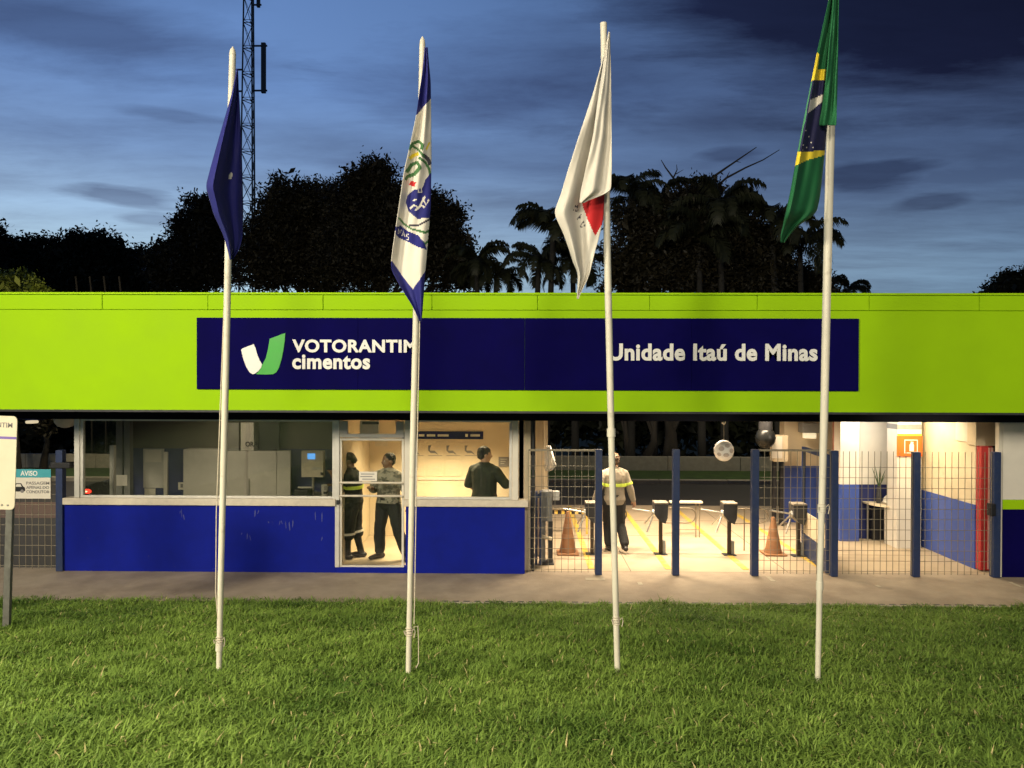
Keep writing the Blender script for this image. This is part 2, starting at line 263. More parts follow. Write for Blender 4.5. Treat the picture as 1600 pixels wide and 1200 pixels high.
# ------------------------------------------------------------------ mesh helpers
ROOT = {}
def origin_of(o):
    while o.parent is not None: o = o.parent
    return Vector(o.location)
class MB:
    def __init__(s): s.v = []; s.f = []; s.m = []
    def add(s, vs, fs, mi=0):
        b = len(s.v); s.v += [tuple(v) for v in vs]; s.f += [tuple(b+i for i in f) for f in fs]; s.m += [mi]*len(fs); return s
    def box(s, x0, x1, y0, y1, z0, z1, mi=0, bev=0):
        if x0 > x1: x0, x1 = x1, x0
        if y0 > y1: y0, y1 = y1, y0
        if z0 > z1: z0, z1 = z1, z0
        if bev:
            bm = bmesh.new(); bmesh.ops.create_cube(bm, size=1)
            for v in bm.verts: v.co = Vector(((x0+x1)/2+v.co.x*(x1-x0), (y0+y1)/2+v.co.y*(y1-y0), (z0+z1)/2+v.co.z*(z1-z0)))
            bmesh.ops.bevel(bm, geom=bm.edges[:], offset=min(bev, (x1-x0)/3, (y1-y0)/3, (z1-z0)/3), segments=2, affect='EDGES', profile=.5)
            bm.verts.index_update(); s.add([v.co for v in bm.verts], [[v.index for v in f.verts] for f in bm.faces], mi); bm.free(); return s
        v = [(x, y, z) for z in (z0, z1) for y in (y0, y1) for x in (x0, x1)]
        return s.add(v, [(0, 2, 3, 1), (4, 5, 7, 6), (0, 1, 5, 4), (2, 6, 7, 3), (0, 4, 6, 2), (1, 3, 7, 5)], mi)
    def tube(s, pts, r, n=8, mi=0, cap=True):
        pts = [Vector(p) for p in pts]; k = len(pts)
        rs = r if isinstance(r, (list, tuple)) else [r]*k
        vs = []; prev = None
        for i, p in enumerate(pts):
            t = (pts[min(i+1, k-1)]-pts[max(i-1, 0)]).normalized()
            if prev is None:
                a = Vector((0, 0, 1)) if abs(t.z) < .9 else Vector((1, 0, 0)); u = t.cross(a).normalized()
            else: u = (prev - t*prev.dot(t)).normalized()
            prev = u; w = t.cross(u)
            for j in range(n):
                q = 2*math.pi*(j+.5)/n; vs.append(p+(u*math.cos(q)+w*math.sin(q))*rs[i])
        fs = [(i*n+j, i*n+(j+1) % n, (i+1)*n+(j+1) % n, (i+1)*n+j) for i in range(k-1) for j in range(n)]
        if cap: fs += [tuple(range(n-1, -1, -1)), tuple(range((k-1)*n, k*n))]
        return s.add(vs, fs, mi)
    def lathe(s, c, prof, n=20, mi=0, axis='z'):
        c = Vector(c); vs = []
        for r, h in prof:
            for j in range(n):
                q = 2*math.pi*j/n; a, b = r*math.cos(q), r*math.sin(q)
                vs.append(c+Vector((a, b, h)) if axis == 'z' else c+Vector((a, h, b)) if axis == 'y' else c+Vector((h, a, b)))
        k = len(prof); fs = [(i*n+j, i*n+(j+1) % n, (i+1)*n+(j+1) % n, (i+1)*n+j) for i in range(k-1) for j in range(n)]
        fs += [tuple(range(n-1, -1, -1)), tuple(range((k-1)*n, k*n))]
        return s.add(vs, fs, mi)
    def ell(s, c, r, mi=0, nu=14, nv=9, mtx=None):
        c = Vector(c); vs = [Vector((0, 0, -r[2]))]; fs = []
        for i in range(1, nv):
            a = math.pi*i/nv-math.pi/2
            for j in range(nu):
                q = 2*math.pi*j/nu; vs.append(Vector((r[0]*math.cos(a)*math.cos(q), r[1]*math.cos(a)*math.sin(q), r[2]*math.sin(a))))
        vs.append(Vector((0, 0, r[2])))
        for j in range(nu): fs.append((0, 1+(j+1) % nu, 1+j))
        for i in range(nv-2):
            for j in range(nu): fs.append((1+i*nu+j, 1+i*nu+(j+1) % nu, 1+(i+1)*nu+(j+1) % nu, 1+(i+1)*nu+j))
        L = len(vs)-1
        for j in range(nu): fs.append((L, 1+(nv-2)*nu+j, 1+(nv-2)*nu+(j+1) % nu))
        if mtx is not None: vs = [mtx @ v for v in vs]
        return s.add([v+c for v in vs], fs, mi)
    def prism_y(s, poly, y0, y1, mi=0):
        """polygon in x,z pushed from y0 to y1"""
        n = len(poly); a = sum(poly[i][0]*poly[(i+1) % n][1]-poly[(i+1) % n][0]*poly[i][1] for i in range(n))
        if a < 0: poly = poly[::-1]
        vs = [(x, y0, z) for x, z in poly]+[(x, y1, z) for x, z in poly]
        fs = [tuple(range(n)), tuple(range(2*n-1, n-1, -1))]+[(i+n, (i+1) % n+n, (i+1) % n, i) for i in range(n)]
        return s.add(vs, fs, mi)
    def prism_z(s, poly, z0, z1, mi=0):
        n = len(poly); a = sum(poly[i][0]*poly[(i+1) % n][1]-poly[(i+1) % n][0]*poly[i][1] for i in range(n))
        if a < 0: poly = poly[::-1]
        vs = [(x, y, z0) for x, y in poly]+[(x, y, z1) for x, y in poly]
        fs = [tuple(range(n-1, -1, -1)), tuple(range(n, 2*n))]+[(i, (i+1) % n, (i+1) % n+n, i+n) for i in range(n)]
        return s.add(vs, fs, mi)
    def build(s, name, mats, parent=None, loc=None, smooth=False, **props):
        if not isinstance(mats, (list, tuple)): mats = [mats]
        off = origin_of(parent) if parent else Vector(loc if loc is not None else (0, 0, 0))
        me = bpy.data.meshes.new(name); me.from_pydata([(x-off.x, y-off.y, z-off.z) for x, y, z in s.v], [], s.f)
        for m in mats: me.materials.append(M[m] if isinstance(m, str) else m)
        me.polygons.foreach_set('material_index', s.m)
        if smooth:
            me.polygons.foreach_set('use_smooth', [True]*len(me.polygons)); me.set_sharp_from_angle(angle=R(48))
        me.update(); return link(name, me, parent, None if parent else off, **props)
def link(name, me, parent=None, loc=None, **props):
    o = bpy.data.objects.new(name, me); COL.objects.link(o)
    if parent: o.parent = parent
    elif loc is not None: o.location = loc
    for k, v in props.items(): o[k] = v
    return o
def thing(name, label, cat, loc, group=None):
    o = bpy.data.objects.new(name, None); COL.objects.link(o); o.location = loc; o.empty_display_size = .2
    o['label'] = label; o['category'] = cat
    if group: o['group'] = group
    return o
def smooth_by_angle(o, ang=40):
    me = o.data
    me.polygons.foreach_set('use_smooth', [True]*len(me.polygons))
    try: me.set_sharp_from_angle(angle=R(ang))
    except Exception: pass
    return o
def copy_tree(o, loc, label=None, parent=None):
    c = o.copy(); COL.objects.link(c)
    if parent: c.parent = parent
    else:
        c.location = loc
        if label: c['label'] = label
    for ch in o.children: copy_tree(ch, None, None, c)
    return c
WORK = None
def evaluated_mesh(o):
    """mesh of o with its modifiers, worked out in a scratch scene so that the big scene is not re-evaluated"""
    global WORK
    if WORK is None: WORK = bpy.data.scenes.new('scratch')
    WORK.collection.objects.link(o); vl = WORK.view_layers[0]; vl.update()
    me = bpy.data.meshes.new_from_object(o.evaluated_get(vl.depsgraph)); bpy.data.objects.remove(o); return me
def text_mesh(body, width, depth=.01, bold=.0, height=None, space=1.0):
    cu = bpy.data.curves.new('text', 'FONT'); cu.body = body; cu.size = 1; cu.extrude = .03; cu.offset = bold; cu.space_character = space; cu.resolution_u = 4
    me = evaluated_mesh(bpy.data.objects.new('text', cu)); bpy.data.curves.remove(cu)
    n = len(me.vertices); a = np.empty(n*3); me.vertices.foreach_get('co', a); a = a.reshape(-1, 3)
    lo, hi = a.min(0), a.max(0); sx_ = width/(hi[0]-lo[0]); sz_ = height/(hi[1]-lo[1]) if height else sx_
    out = np.empty_like(a); out[:, 0] = (a[:, 0]-lo[0])*sx_; out[:, 2] = (a[:, 1]-lo[1])*sz_; out[:, 1] = -(a[:, 2]-lo[2])/(hi[2]-lo[2])*depth
    faces = [tuple(p.vertices) for p in me.polygons]; bpy.data.meshes.remove(me)
    return out, faces
def text(name, body, x, y, z, width, m, parent=None, depth=.01, bold=0., height=None, space=1.0, **props):
    a, f = text_mesh(body, width, depth, bold, height, space)
    b = MB(); b.add([(x+p[0], y+p[1], z+p[2]) for p in a], f)
    return b.build(name, m, parent, **props)
def sheet(name, x0, x1, y0, y1, z, m, nx=1, ny=1, zf=None, **props):
    b = MB(); xs = np.linspace(x0, x1, nx+1); ys = np.linspace(y0, y1, ny+1)
    vs = [(x, y, zf(x, y) if zf else z) for y in ys for x in xs]
    fs = [(j*(nx+1)+i, j*(nx+1)+i+1, (j+1)*(nx+1)+i+1, (j+1)*(nx+1)+i) for j in range(ny) for i in range(nx)]
    b.add(vs, fs); o = b.build(name, m, **props); o.data.polygons.foreach_set('use_smooth', [True]*len(o.data.polygons)); return o

# ================================================================== setting: ground
YF, YC = 12.1, 10.9            # front wall plane, canopy fascia plane
YL = 10.55                     # lawn meets the paving
def lawn_z(x, y):
    if y >= YL: return -.01
    t = (YL-y)
    return .137*t*min(1, .55+t*.35) + .03*noise.noise(Vector((x*.35, y*.35, 0)))*min(1, t) if t < 12 else .137*12
def ground0(px, py, z=0.0):
    d = fwd*FPX + rt*(px-800) - up*(py-600); return CAM + d*((z-CAM.z)/d.z)
def lawn_at(px, py):
    d = fwd*FPX + rt*(px-800) - up*(py-600); lo, hi = 2.0, 14.0
    for _ in range(50):
        m = (lo+hi)/2; p = CAM+d*(m/d.y)
        if p.z > lawn_z(p.x, p.y): lo = m
        else: hi = m
    return CAM+d*(lo/d.y)
def rect(px0, py0, px1, py1, Y):
    a, b, c, e = at(px0, py0, Y), at(px1, py0, Y), at(px0, py1, Y), at(px1, py1, Y)
    return (a.x+c.x)/2, (b.x+e.x)/2, (c.z+e.z)/2, (a.z+b.z)/2     # x0 x1 z0 z1

sheet('ground', -400, 400, -60, 700, -.08, 'field', 4, 4, kind='structure')
sheet('lawn', -16, 16, -5, YL, 0, 'soil', 64, 50, zf=lambda x, y: lawn_z(x, y)-.012, kind='structure')
pav = sheet('pavement', -30, 22, YL-.05, 12.3, 0, 'paving', kind='structure')
flo = sheet('concrete_floor', -7.3, 16, 12.3, 18.7, .002, 'concrete', kind='structure')
road = sheet('road', -60, 60, 18.7, 22.6, -.02, 'asphalt', kind='structure')
sheet('driveway', -30, -7.3, 12.3, 16.6, -.004, 'asphalt', kind='structure')
sheet('forecourt', -30, -7.3, 16.6, 18.7, 0, 'redpave', kind='structure')
sheet('verge', -60, 60, 22.85, 26.2, .02, mat('verge turf', (.045, .085, .018), .95, var=.4, scale=3, bump=.5, bscale=40), kind='structure')
kb = MB()
for i in range(60): kb.box(-60+i*2, -60+i*2+1.985, 22.6, 22.85, -.1, .10, bev=.015)
kb.build('kerb', 'kerb', kind='structure')
# joints scored in the floor
jm = MB()
for y in (13.55, 15.1, 16.7): jm.box(.2, 9, y-.006, y+.006, .0025, .0045)
for x in (1.72, 4.22): jm.box(x-.005, x+.005, 12.31, 18.7, .0025, .0044)
jm.build('floor_joint', mat('joint filler', (.12, .10, .075), .9), flo, kind='stuff')
# yellow lane lines running into the yard
for X in (1.10, 2.35, 3.60, 4.85):
    b = MB(); b.box(X-.05, X+.05, 12.45, 18.5, .004, .008); b.build('lane_line', 'yellow', flo)
# faint worn white dashes on the paving
for (px, py, w, l) in ((1000, 912, .07, .16), (1204, 905, .07, .3), (1372, 916, .06, .12), (1588, 914, .05, .3), (930, 905, .3, .14)):
    p = ground0(px, py); b = MB(); b.box(p.x-w/2, p.x+w/2, p.y-l/2, p.y+l/2, .003, .0055)
    b.build('painted_dash', mat('worn white paint', (.42, .37, .28), .8, var=.2), pav)
# slotted drain channel and its edging between paving and lawn
dc = MB(); x0, x1 = AX(690, YL, 940), 16
dc.box(x0, x1, YL-.07, YL-.01, -.1, .012, bev=.004)
ch = dc.build('drain_channel', 'kerb', kind='structure')
gr = MB(); x = x0
while x < 12: gr.box(x, x+.085, YL+.01, YL+.06, .001, .0045); x += .15
gr.build('drain_slots', 'black', ch, kind='stuff')

# ================================================================== canopy with the lime fascia
zb = (AZ(640, YC, 10)+AZ(645, YC, 1590))/2; zt = (AZ(456, YC, 10)+AZ(459, YC, 1590))/2; zm = zt-(484-457)/109.6
canopy = thing('canopy', 'long flat canopy with bright lime green fascia over gatehouse and turnstile lanes', 'canopy', (0, YC, zb))
CX0, CX1 = -10.5, 10.5
fasc = MB().box(CX0, CX1, YC, YC+.06, zb, zm-.003, bev=.004).build('fascia', 'lime', canopy)
seams = [CX0]+[AX(p, YC, 470) for p in (-20, 160, 325, 505, 675, 840, 1015, 1183, 1358, 1530)]+[CX1]
for a, b_ in zip(seams[:-1], seams[1:]):
    MB().box(a+.004, b_-.004, YC-.006+random.uniform(-.003, .003), YC+.06, zm+.003, zt-.03, bev=.004).build('panel', 'lime', canopy)
MB().box(CX0, CX1, YC+.02, YC+.06, zm-.02, zt-.03).build('backing', 'lime', canopy)
MB().box(CX0-.02, CX1+.02, YC-.035, YC+.12, zt-.032, zt, bev=.01).build('coping', 'lime_trim', canopy)
MB().box(CX0, CX1, YC+.06, 18.0, zb+.14, zb+.34).build('roof', 'grey', canopy)
MB().box(CX0, CX1, YC+.005, YC+.055, zb-.03, zb+.002).build('drip_edge', 'dark', canopy)
zbeam = (AZ(656, YF, 200)+AZ(658, YF, 1400))/2
MB().box(CX0, CX1, YF-.06, YF+.16, zbeam, zb+.14, bev=.005).build('beam', 'beam', canopy)
for px in (1030,):
    MB().box(AX(842, 17.6), AX(842, 17.6)+.2, 17.5, 17.7, 0, zb+.14).build('column', 'cream', canopy)

# ---- company sign board on the fascia
sx0, sx1, sz0, sz1 = rect(307, 497, 1342, 609.5, YC-.03)
sign = thing('company_sign', 'long navy sign board with white lettering and leaf logo on the green fascia', 'sign', (0, YC-.03, sz0))
cuts = [sx0, AX(560, YC, 550), AX(820, YC, 550), AX(1080, YC, 550), sx1]
for a, b_ in zip(cuts[:-1], cuts[1:]):
    MB().box(a+.0015, b_-.0015, YC-.03, YC-.003, sz0, sz1, bev=.002).build('board', 'navy', sign)
def sign_text(body, px0, px1, ptop, pbot, m='letter', bold=.036):
    x0, x1, z0, z1 = rect(px0, ptop, px1, pbot, YC-.03)
    text('lettering', body, x0, YC-.031, z0, x1-x0, m, sign, .012, bold, z1-z0, 1.07, label='white lettering reading '+body)
sign_text('VOTORANTIM', 457, 651, 530.5, 551); sign_text('cimentos', 457, 578.5, 554, 577); sign_text('Unidade Itaú de Minas', 951, 1277, 537, 564)
def logo(name, pts, m, y):
    q = [(280+a*.2625, 470+b*.2625) for a, b in pts]; q = [at(a, b, YC-.031) for a, b in q]
    MB().prism_y([(p.x, p.z) for p in q], YC-.031-y, YC-.031).build(name, m, sign)
logo('white_leaf', [(370, 292), (380, 283), (445, 258), (455, 280), (468, 325), (482, 358), (495, 380), (487, 400), (470, 421), (450, 435), (438, 437), (420, 425), (400, 392), (383, 345)], 'letter', .012)
logo('green_leaf', [(632, 192), (600, 204), (540, 227), (530, 290), (518, 338), (495, 385), (487, 404), (472, 424), (458, 437), (520, 439), (560, 437), (580, 424), (595, 398), (610, 350), (622, 290), (630, 232)], 'logo_green', .012)

# ================================================================== gatehouse office
gate = thing('gatehouse', 'low guard office with navy blue base wall, wide windows and glass door', 'building', (AX(310, YF), YF, 0))
def G(name, m, *a, parent=None, bev=.004, **k): return MB().box(*a, bev=bev).build(name, m, parent or gate, **k)
xA, xB, xC, xD = AX(98, YF, 850), AX(524, YF, 850), AX(634, YF, 850), AX(820, YF, 850)
zs = AZ(789, YF, 300); zsill = AZ(778.5, YF, 300)
G('wall', 'blue', xA, xB, YF, YF+.15, 0, zs); G('wall', 'blue', xC, xD, YF, YF+.15, 0, zs)
G('wall', 'blue', xD-.15, xD, YF+.151, 14.5, 0, zs)                   # return along the lane
G('wall', 'cream', xD-.13, xD-.02, YF+.25, 14.6, zs, zbeam+.2)
ba = G('doorstep', 'blue', xB+.001, xC-.001, YF+.0, YF+.18, -.02, .085)
G('floor', 'concrete', xA, xD-.151, YF+.18, 14.6, .0, .08, bev=0)
G('wall', 'cream', xB+.04, xD-.132, 14.6, 14.75, .08, zb+.13)
G('wall', 'cream', xB-.05, xB+.04, YF+.16, 14.75, .08, zb+.13)
G('dado_rail', 'stone', xB+.041, xD-.133, 14.585, 14.6, AZ(750, 14.6, 700), AZ(747, 14.6, 700), bev=.002)
G('ceiling', 'offwhite', xB+.041, xD-.14, YF+.17, 14.59, zb-.04, zb-.005, bev=0)
# windows: thick pale frame, pane, stone sill
def window(px0, px1, name='window'):
    f = MB(); x0, x1 = AX(px0, YF, 720), AX(px1, YF, 720); z0, z1 = zsill, zbeam
    f.box(x0, x0+.045, YF+.02, YF+.09, z0, z1, bev=.004); f.box(x1-.045, x1, YF+.02, YF+.09, z0, z1, bev=.004)
    f.box(x0+.046, x1-.046, YF+.02, YF+.09, z0, z0+.035, bev=.004); f.box(x0+.046, x1-.046, YF+.02, YF+.09, z1-.03, z1, bev=.004)
    o = f.build('window', 'alu', gate); return o, x0+.046, x1-.046, z0+.036, z1-.031
w1, a, b_, c, d = window(124, 523)
MB().box(a, b_, YF+.05, YF+.056, c, d).build('pane', 'glass_dark', w1)
MB().box(xA-.04, xB+.01, YF-.05, YF+.16, zs+.001, zsill-.001, bev=.006).build('sill', 'stone', w1)
w2, a, b_, c, d = window(646, 800)
MB().box(a, b_, YF+.05, YF+.056, c, d).build('pane', 'glass', w2)
MB().box(xC-.02, xD+.05, YF-.05, YF+.16, zs+.001, zsill-.001, bev=.006).build('sill', 'stone', w2)
# mullion posts beside the glazing
for p0, p1, m in ((116, 124, 'alu'), (523.5, 530, 'alu'), (632, 645.5, 'white'), (800.5, 810, 'white')):
    G('post', m, AX(p0, YF), AX(p1, YF), YF-.005, YF+.10, zsill+.001 if p0 != 523.5 else .086, zbeam-.001)
G('post', 'cream', AX(811, 12.4), AX(829, 12.4), 12.35, 12.55, 0, zb+.13)
G('downpipe', 'black', AX(831, 12.3), AX(835, 12.3), 12.28, 12.33, 0, zb+.13)
sc_ = MB()
for (px, py, h) in ((284, 802, 14), (288, 808, 9), (281, 800, 5), (398, 802, 12), (402, 800, 7), (436, 817, 8), (441, 816, 6), (447, 820, 12), (453, 822, 15), (457, 818, 13), (386, 838, 10), (392, 840, 9), (377, 834, 4), (493, 806, 14), (503, 808, 16), (502, 842, 7), (420, 816, 3)):
    p = at(px, py, YF-.0015); w_ = random.uniform(.006, .014); hh = h/99.*.5; k_ = random.uniform(-.02, .02)
    sc_.prism_y([(p.x-w_*.4, p.z-hh), (p.x+w_*.5, p.z-hh*.8), (p.x+w_+k_, p.z+hh*.2), (p.x+w_*.4+k_, p.z+hh), (p.x-w_*.6+k_, p.z+hh*.5)], YF-.0018, YF-.0004)
sc_.build('scuff_marks', 'scuff', gate, kind='stuff')
# glass door
dx0, dx1, dz0, dz1 = rect(530.5, 685, 631, 887, YF+.03)
door = MB()
for q in ((dx0, dx0+.035, dz0, dz1), (dx1-.035, dx1, dz0, dz1), (dx0+.036, dx1-.036, dz1-.035, dz1), (dx0+.036, dx1-.036, dz0, dz0+.03)):
    door.box(q[0], q[1], YF+.03, YF+.075, q[2], q[3], bev=.004)
dr = door.build('door', 'white', gate)
MB().box(dx0+.036, dx1-.036, YF+.05, YF+.056, dz0+.031, dz1-.036).build('pane', 'glass', dr)
for py in (754, 774.5):
    z = AZ(py, YF+.02, 580); h = MB().tube([(dx0+.01, YF-.01, z), (dx1-.01, YF-.01, z)], .017, 10)
    for x in (dx0+.03, dx1-.03): h.tube([(x, YF-.008, z), (x, YF+.04, z)], .01, 6)
    h.build('push_bar', 'lime_trim' if 0 else 'stone', dr, smooth=True)
zl = AZ(783, YF, 526); MB().box(dx0-.035, dx0+.01, YF-.03, YF+.028, zl-.05, zl+.02, bev=.005).build('latch', 'black', dr)
tx0, tx1, tz0, tz1 = rect(530.5, 658, 631, 684, YF+.03)
tr = MB(); tr.box(tx0, tx1, YF+.03, YF+.08, tz0+.002, tz0+.06, bev=.004); tr.box(tx0, tx0+.13, YF+.03, YF+.08, tz0+.061, tz1, bev=.004); tr.box(tx1-.13, tx1, YF+.03, YF+.08, tz0+.061, tz1, bev=.004)
t_ = tr.build('transom', 'lgrey', gate); MB().box(tx0+.131, tx1-.131, YF+.05, YF+.056, tz0+.061, tz1).build('pane', 'glass', t_)

def flat(name, label, cat, px0, py0, px1, py1, Y, m, th=.012, group=None, loc=None):
    x0, x1, z0, z1 = rect(px0, py0, px1, py1, Y)
    o = MB().box(x0, x1, Y-th, Y, z0, z1, bev=min(.003, th/3)).build(name, m, loc=(x0, Y, z0)); o['label'] = label; o['category'] = cat
    if group: o['group'] = group
    return o, (x0, x1, z0, z1)
def kid(parent, name, m, px0, py0, px1, py1, Y, th=.004, **k):
    x0, x1, z0, z1 = rect(px0, py0, px1, py1, Y); return MB().box(x0, x1, Y-th, Y, z0, z1).build(name, m, parent, **k)
# transom notice box (slot), seen through the pane above the door
o, _ = flat('air_vent', 'pale box with a dark slot above the glass door', 'vent', 564, 657, 593, 684, 12.6, 'lgrey', .1); kid(o, 'slot', 'black', 566, 659, 592, 663, 12.498)
o, _ = flat('notice', 'pale paper notice stuck on the glass door between the two guards', 'notice', 561, 737, 589, 752, YF+.045, 'offwhite', .003)
for k, (a, b_) in enumerate(((564, 585), (563, 582), (566, 586))): kid(o, 'print', 'print_grey', a, 740+k*4, b_, 741.4+k*4, YF+.0415, .0008)
# wall banner and cards on the back wall of the lit room
YB = 14.6
o, _ = flat('wall_banner', 'long dark banner with pale print high on the office back wall', 'banner', 628, 674, 755, 686, YB-.002, 'navy', .02)
x = 634
for wd in (9, 13, 17): kid(o, 'print', 'lgrey', x+20, 678.6, x+20+wd, 682, YB-.0225, .001); x += wd+4
kid(o, 'print', 'white', 727, 678, 731, 682.5, YB-.0225, .001); kid(o, 'print', 'lgrey', 735, 678.5, 750, 682, YB-.0225, .001)
def card(px, py, which):
    o, _ = flat('wall_card', which, 'poster', px-13, py-13, px+12, py+13, YB-.002, 'cream', .006, 'printed cards on the office back wall')
    def sw(pts, m='print_grey'):
        q = [at(px+a, py+b, YB-.0085) for a, b in pts]; MB().prism_y([(p.x, p.z) for p in q], YB-.0095, YB-.0082).build('print', m, o)
    if py < 715:
        sw([(-11, -8), (-6, -8), (-8, -4), (-8, 0), (-1, 0), (3, 4), (5, 7), (0, 4), (-7, 4), (-11, 0)], 'print_grey'); kid(o, 'print', 'print_grey', px-11, py+7.5, px+11, py+8.5, YB-.0082, .001)
        kid(o, 'print', 'stone', px+1, py-7, px+9, py-6, YB-.0082, .001); kid(o, 'print', 'stone', px+2, py-1.5, px+10, py-.5, YB-.0082, .001)
    else: sw([(-10, 6), (-3, 1), (3, -3), (10, 4), (4, -1), (-3, 3)], 'stone'); kid(o, 'print', 'stone', px-10, py+8.5, px+9, py+9.2, YB-.0082, .001)
for px, w in ((651, 'first card with a dark curved figure, beside the flagpole'), (680, 'second card with a dark curved figure, under the banner middle'), (708.5, 'third card with a dark curved figure, under the banner'), (737, 'fourth card with a dark curved figure, just left of the dark-shirted man')): card(px, 704, w)
for px, w in ((651, 'lower pale chart card beside the flagpole'), (680, 'lower pale chart card under the second figure card'), (708.5, 'lower pale chart card under the third figure card')): card(px, 731, w)
o, _ = flat('notice', 'small dark framed notice on the wall right of the dark-shirted man', 'notice', 779, 714, 795, 729, YB-.002, 'print_grey', .02)
for k in range(3): kid(o, 'print', 'lgrey', 782, 717+k*3.4, 792-k*2, 718+k*3.4, YB-.0225, .001)
o, _ = flat('notice', 'pale framed sheet on the wall above the second guard', 'notice', 586, 689, 606, 697, YB-.002, 'stone', .01)

# ---- dim left room
YD = 14.0
MB().box(AX(204, YD), xB-.06, YD+.02, YD+.14, .08, AZ(701, YD, 350)).build('wall', 'blue_dark', gate); MB().box(AX(204, YD), xB-.06, YD+.02, YD+.14, AZ(701, YD, 350)+.001, zb+.13).build('wall', 'brown_reflect', gate)  # upper part coloured brown to imitate what the window reflects
G('post', 'alu', AX(171, 13.2), AX(178, 13.2), 13.2, 13.28, .08, AZ(696, 13.2, 175))
G('post', 'grey', AX(181, 13.9), AX(191, 13.9), 13.9, 14.02, .08, zb+.13); G('post', 'grey', AX(193.5, 13.9), AX(203, 13.9), 13.9, 14.02, .08, zb+.13)
flat('notice', 'cream paper wrapped round the grey posts in the dim office', 'notice', 179, 742, 199, 759, 13.88, 'offwhite', .006)
o, _ = flat('notice_board', 'tall white board on the dim room back wall, narrower one near the red tail light', 'board', 225, 701, 257, 762, YD, 'lgrey', .03)
kid(o, 'sheet', 'white', 227, 703, 252, 722, YD-.031, .002)
o, _ = flat('notice_board', 'slim pale board edge right of the narrow white board', 'board', 257.5, 706, 263, 778, YD, 'offwhite', .05)
flat('notice', 'two small papers low under the narrow white board', 'notice', 226, 763, 243, 780, YD, 'white', .01)
o, _ = flat('socket_plate', 'small pale plate with two marks on the dark blue wall', 'socket', 279, 753.5, 295.5, 765, YD+.015, 'offwhite', .02)
kid(o, 'mark', 'print_grey', 282, 756, 286, 762, YD-.006, .002); kid(o, 'mark', 'print_grey', 289, 756, 293, 762, YD-.006, .002)
o, _ = flat('locker', 'grey locker against the dim wall behind the first flagpole', 'locker', 297, 700, 352, 800, YD, 'lgrey', .28); kid(o, 'door_panel', 'lgrey', 303, 704, 348, 795, YD-.281, .01)
o, _ = flat('metal_cabinet', 'wide pale cabinet with three doors in the dim room right of the first flagpole', 'cabinet', 357, 703, 455, 800, YD, 'lgrey', .3)
for a, b_ in ((358.5, 386), (388.5, 432), (434.5, 454)): kid(o, 'door_panel', 'lgrey', a, 704.5, b_, 798, YD-.301, .012)
kid(o, 'handle', 'steel', 388, 748, 390.5, 776, YD-.314, .02)
o, _ = flat('paper_box', 'upper pale box standing on the wide cabinet, beside the flagpole', 'box', 358, 659, 381, 702, YD-.02, 'grey', .25)
o, _ = flat('paper_box', 'pale box with dark letters on top of the wide cabinet', 'box', 384, 659, 404, 702, YD-.02, 'lgrey', .25)
x0, x1, z0, z1 = rect(383.5, 690, 403, 698, YD-.27); text('lettering', 'ORA', x0, YD-.271, z0, x1-x0, 'black', o, .002, .03, z1-z0)  # letters draw a reflection in the window glass as print
o, _ = flat('television', 'black switched-off screen above the wide cabinet', 'television', 406, 657, 438, 702, YD-.1, 'black', .06); kid(o, 'bezel', 'dark', 407, 700, 437, 701.5, YD-.161, .004)
o, _ = flat('time_clock', 'beige wall terminal with a small lit blue screen', 'terminal', 474.5, 703.5, 508, 744, 13.7, 'stone', .14)
kid(o, 'screen', 'screen', 480.5, 708.5, 492.5, 717.5, 13.559, .004); kid(o, 'keypad', 'lgrey', 487, 730, 502, 734, 13.559, .006); kid(o, 'button', 'black', 501, 738, 505.5, 742, 13.559, .01)
p = at(488.5, 744, 13.6); MB().tube([(p.x, 13.62, .08), (p.x, 13.62, p.z-.02)], .022, 8).build('stand', 'steel', o, smooth=True)
o, _ = flat('printer', 'small dark desk printer beside the terminal stand', 'printer', 467, 762, 487.5, 800, 13.5, 'dark', .3); kid(o, 'tray', 'lgrey', 466, 760, 488, 762.5, 13.199, .03)
o, _ = flat('telephone', 'pale green desk phone in the window corner by the door post', 'telephone', 505, 756, 513, 773, 12.9, 'lgrey', .12); kid(o, 'handset', 'dark', 506, 768, 512.5, 771, 12.779, .03); kid(o, 'dial', 'grey', 506.5, 759, 512, 766, 12.779, .006)
x0, x1, z0, z1 = rect(455, 780, 515, 784, 13.1)
o = MB().box(x0, x1, 12.5, 13.95, z1-.04, z1, bev=.006).build('desk', 'grey', loc=(x0, 13, 0)); o['label'] = 'low grey desk under the terminal in the dim room'; o['category'] = 'desk'
dl = MB()
for xx in (x0+.05, x1-.05):
    for yy in (12.6, 13.85): dl.box(xx-.02, xx+.02, yy-.02, yy+.02, .08, z1-.04)
dl.build('leg', 'grey', o)

# ================================================================== right wing of the building
wing = thing('service_building', 'cream building wing with blue dado at the right behind the mesh fence', 'building', (7, 14, 0))
def Wg(name, m, *a, bev=.004, **k): return MB().box(*a, bev=bev).build(name, m, wing, **k)
zH = zb+.13
def dado_wall(px0, px1, Y, pd, mu='offwhite', ml='blue_dado', depth=.3):
    x0, x1 = AX(px0, Y), AX(px1, Y); z = AZ(pd, Y, (px0+px1)/2)
    Wg('wall', mu, x0, x1, Y, Y+depth, z, zH); Wg('dado', ml, x0, x1, Y-.006, Y+depth, 0, z-.001)
dado_wall(1225, 1312, 16.6, 728, 'cream')
Wg('pilaster', 'brick', AX(1307, 15.1), AX(1313, 15.1), 15.0, 15.3, 0, zH)
dado_wall(1313, 1343, 14.7, 757, 'offwhite')
dado_wall(1343.3, 1405, 14.95, 757, 'offwhite', 'blue_dark')  # darker blue paints shade into the recess dado
xc0, xc1 = AX(1402, 14.1), AX(1440, 14.1)
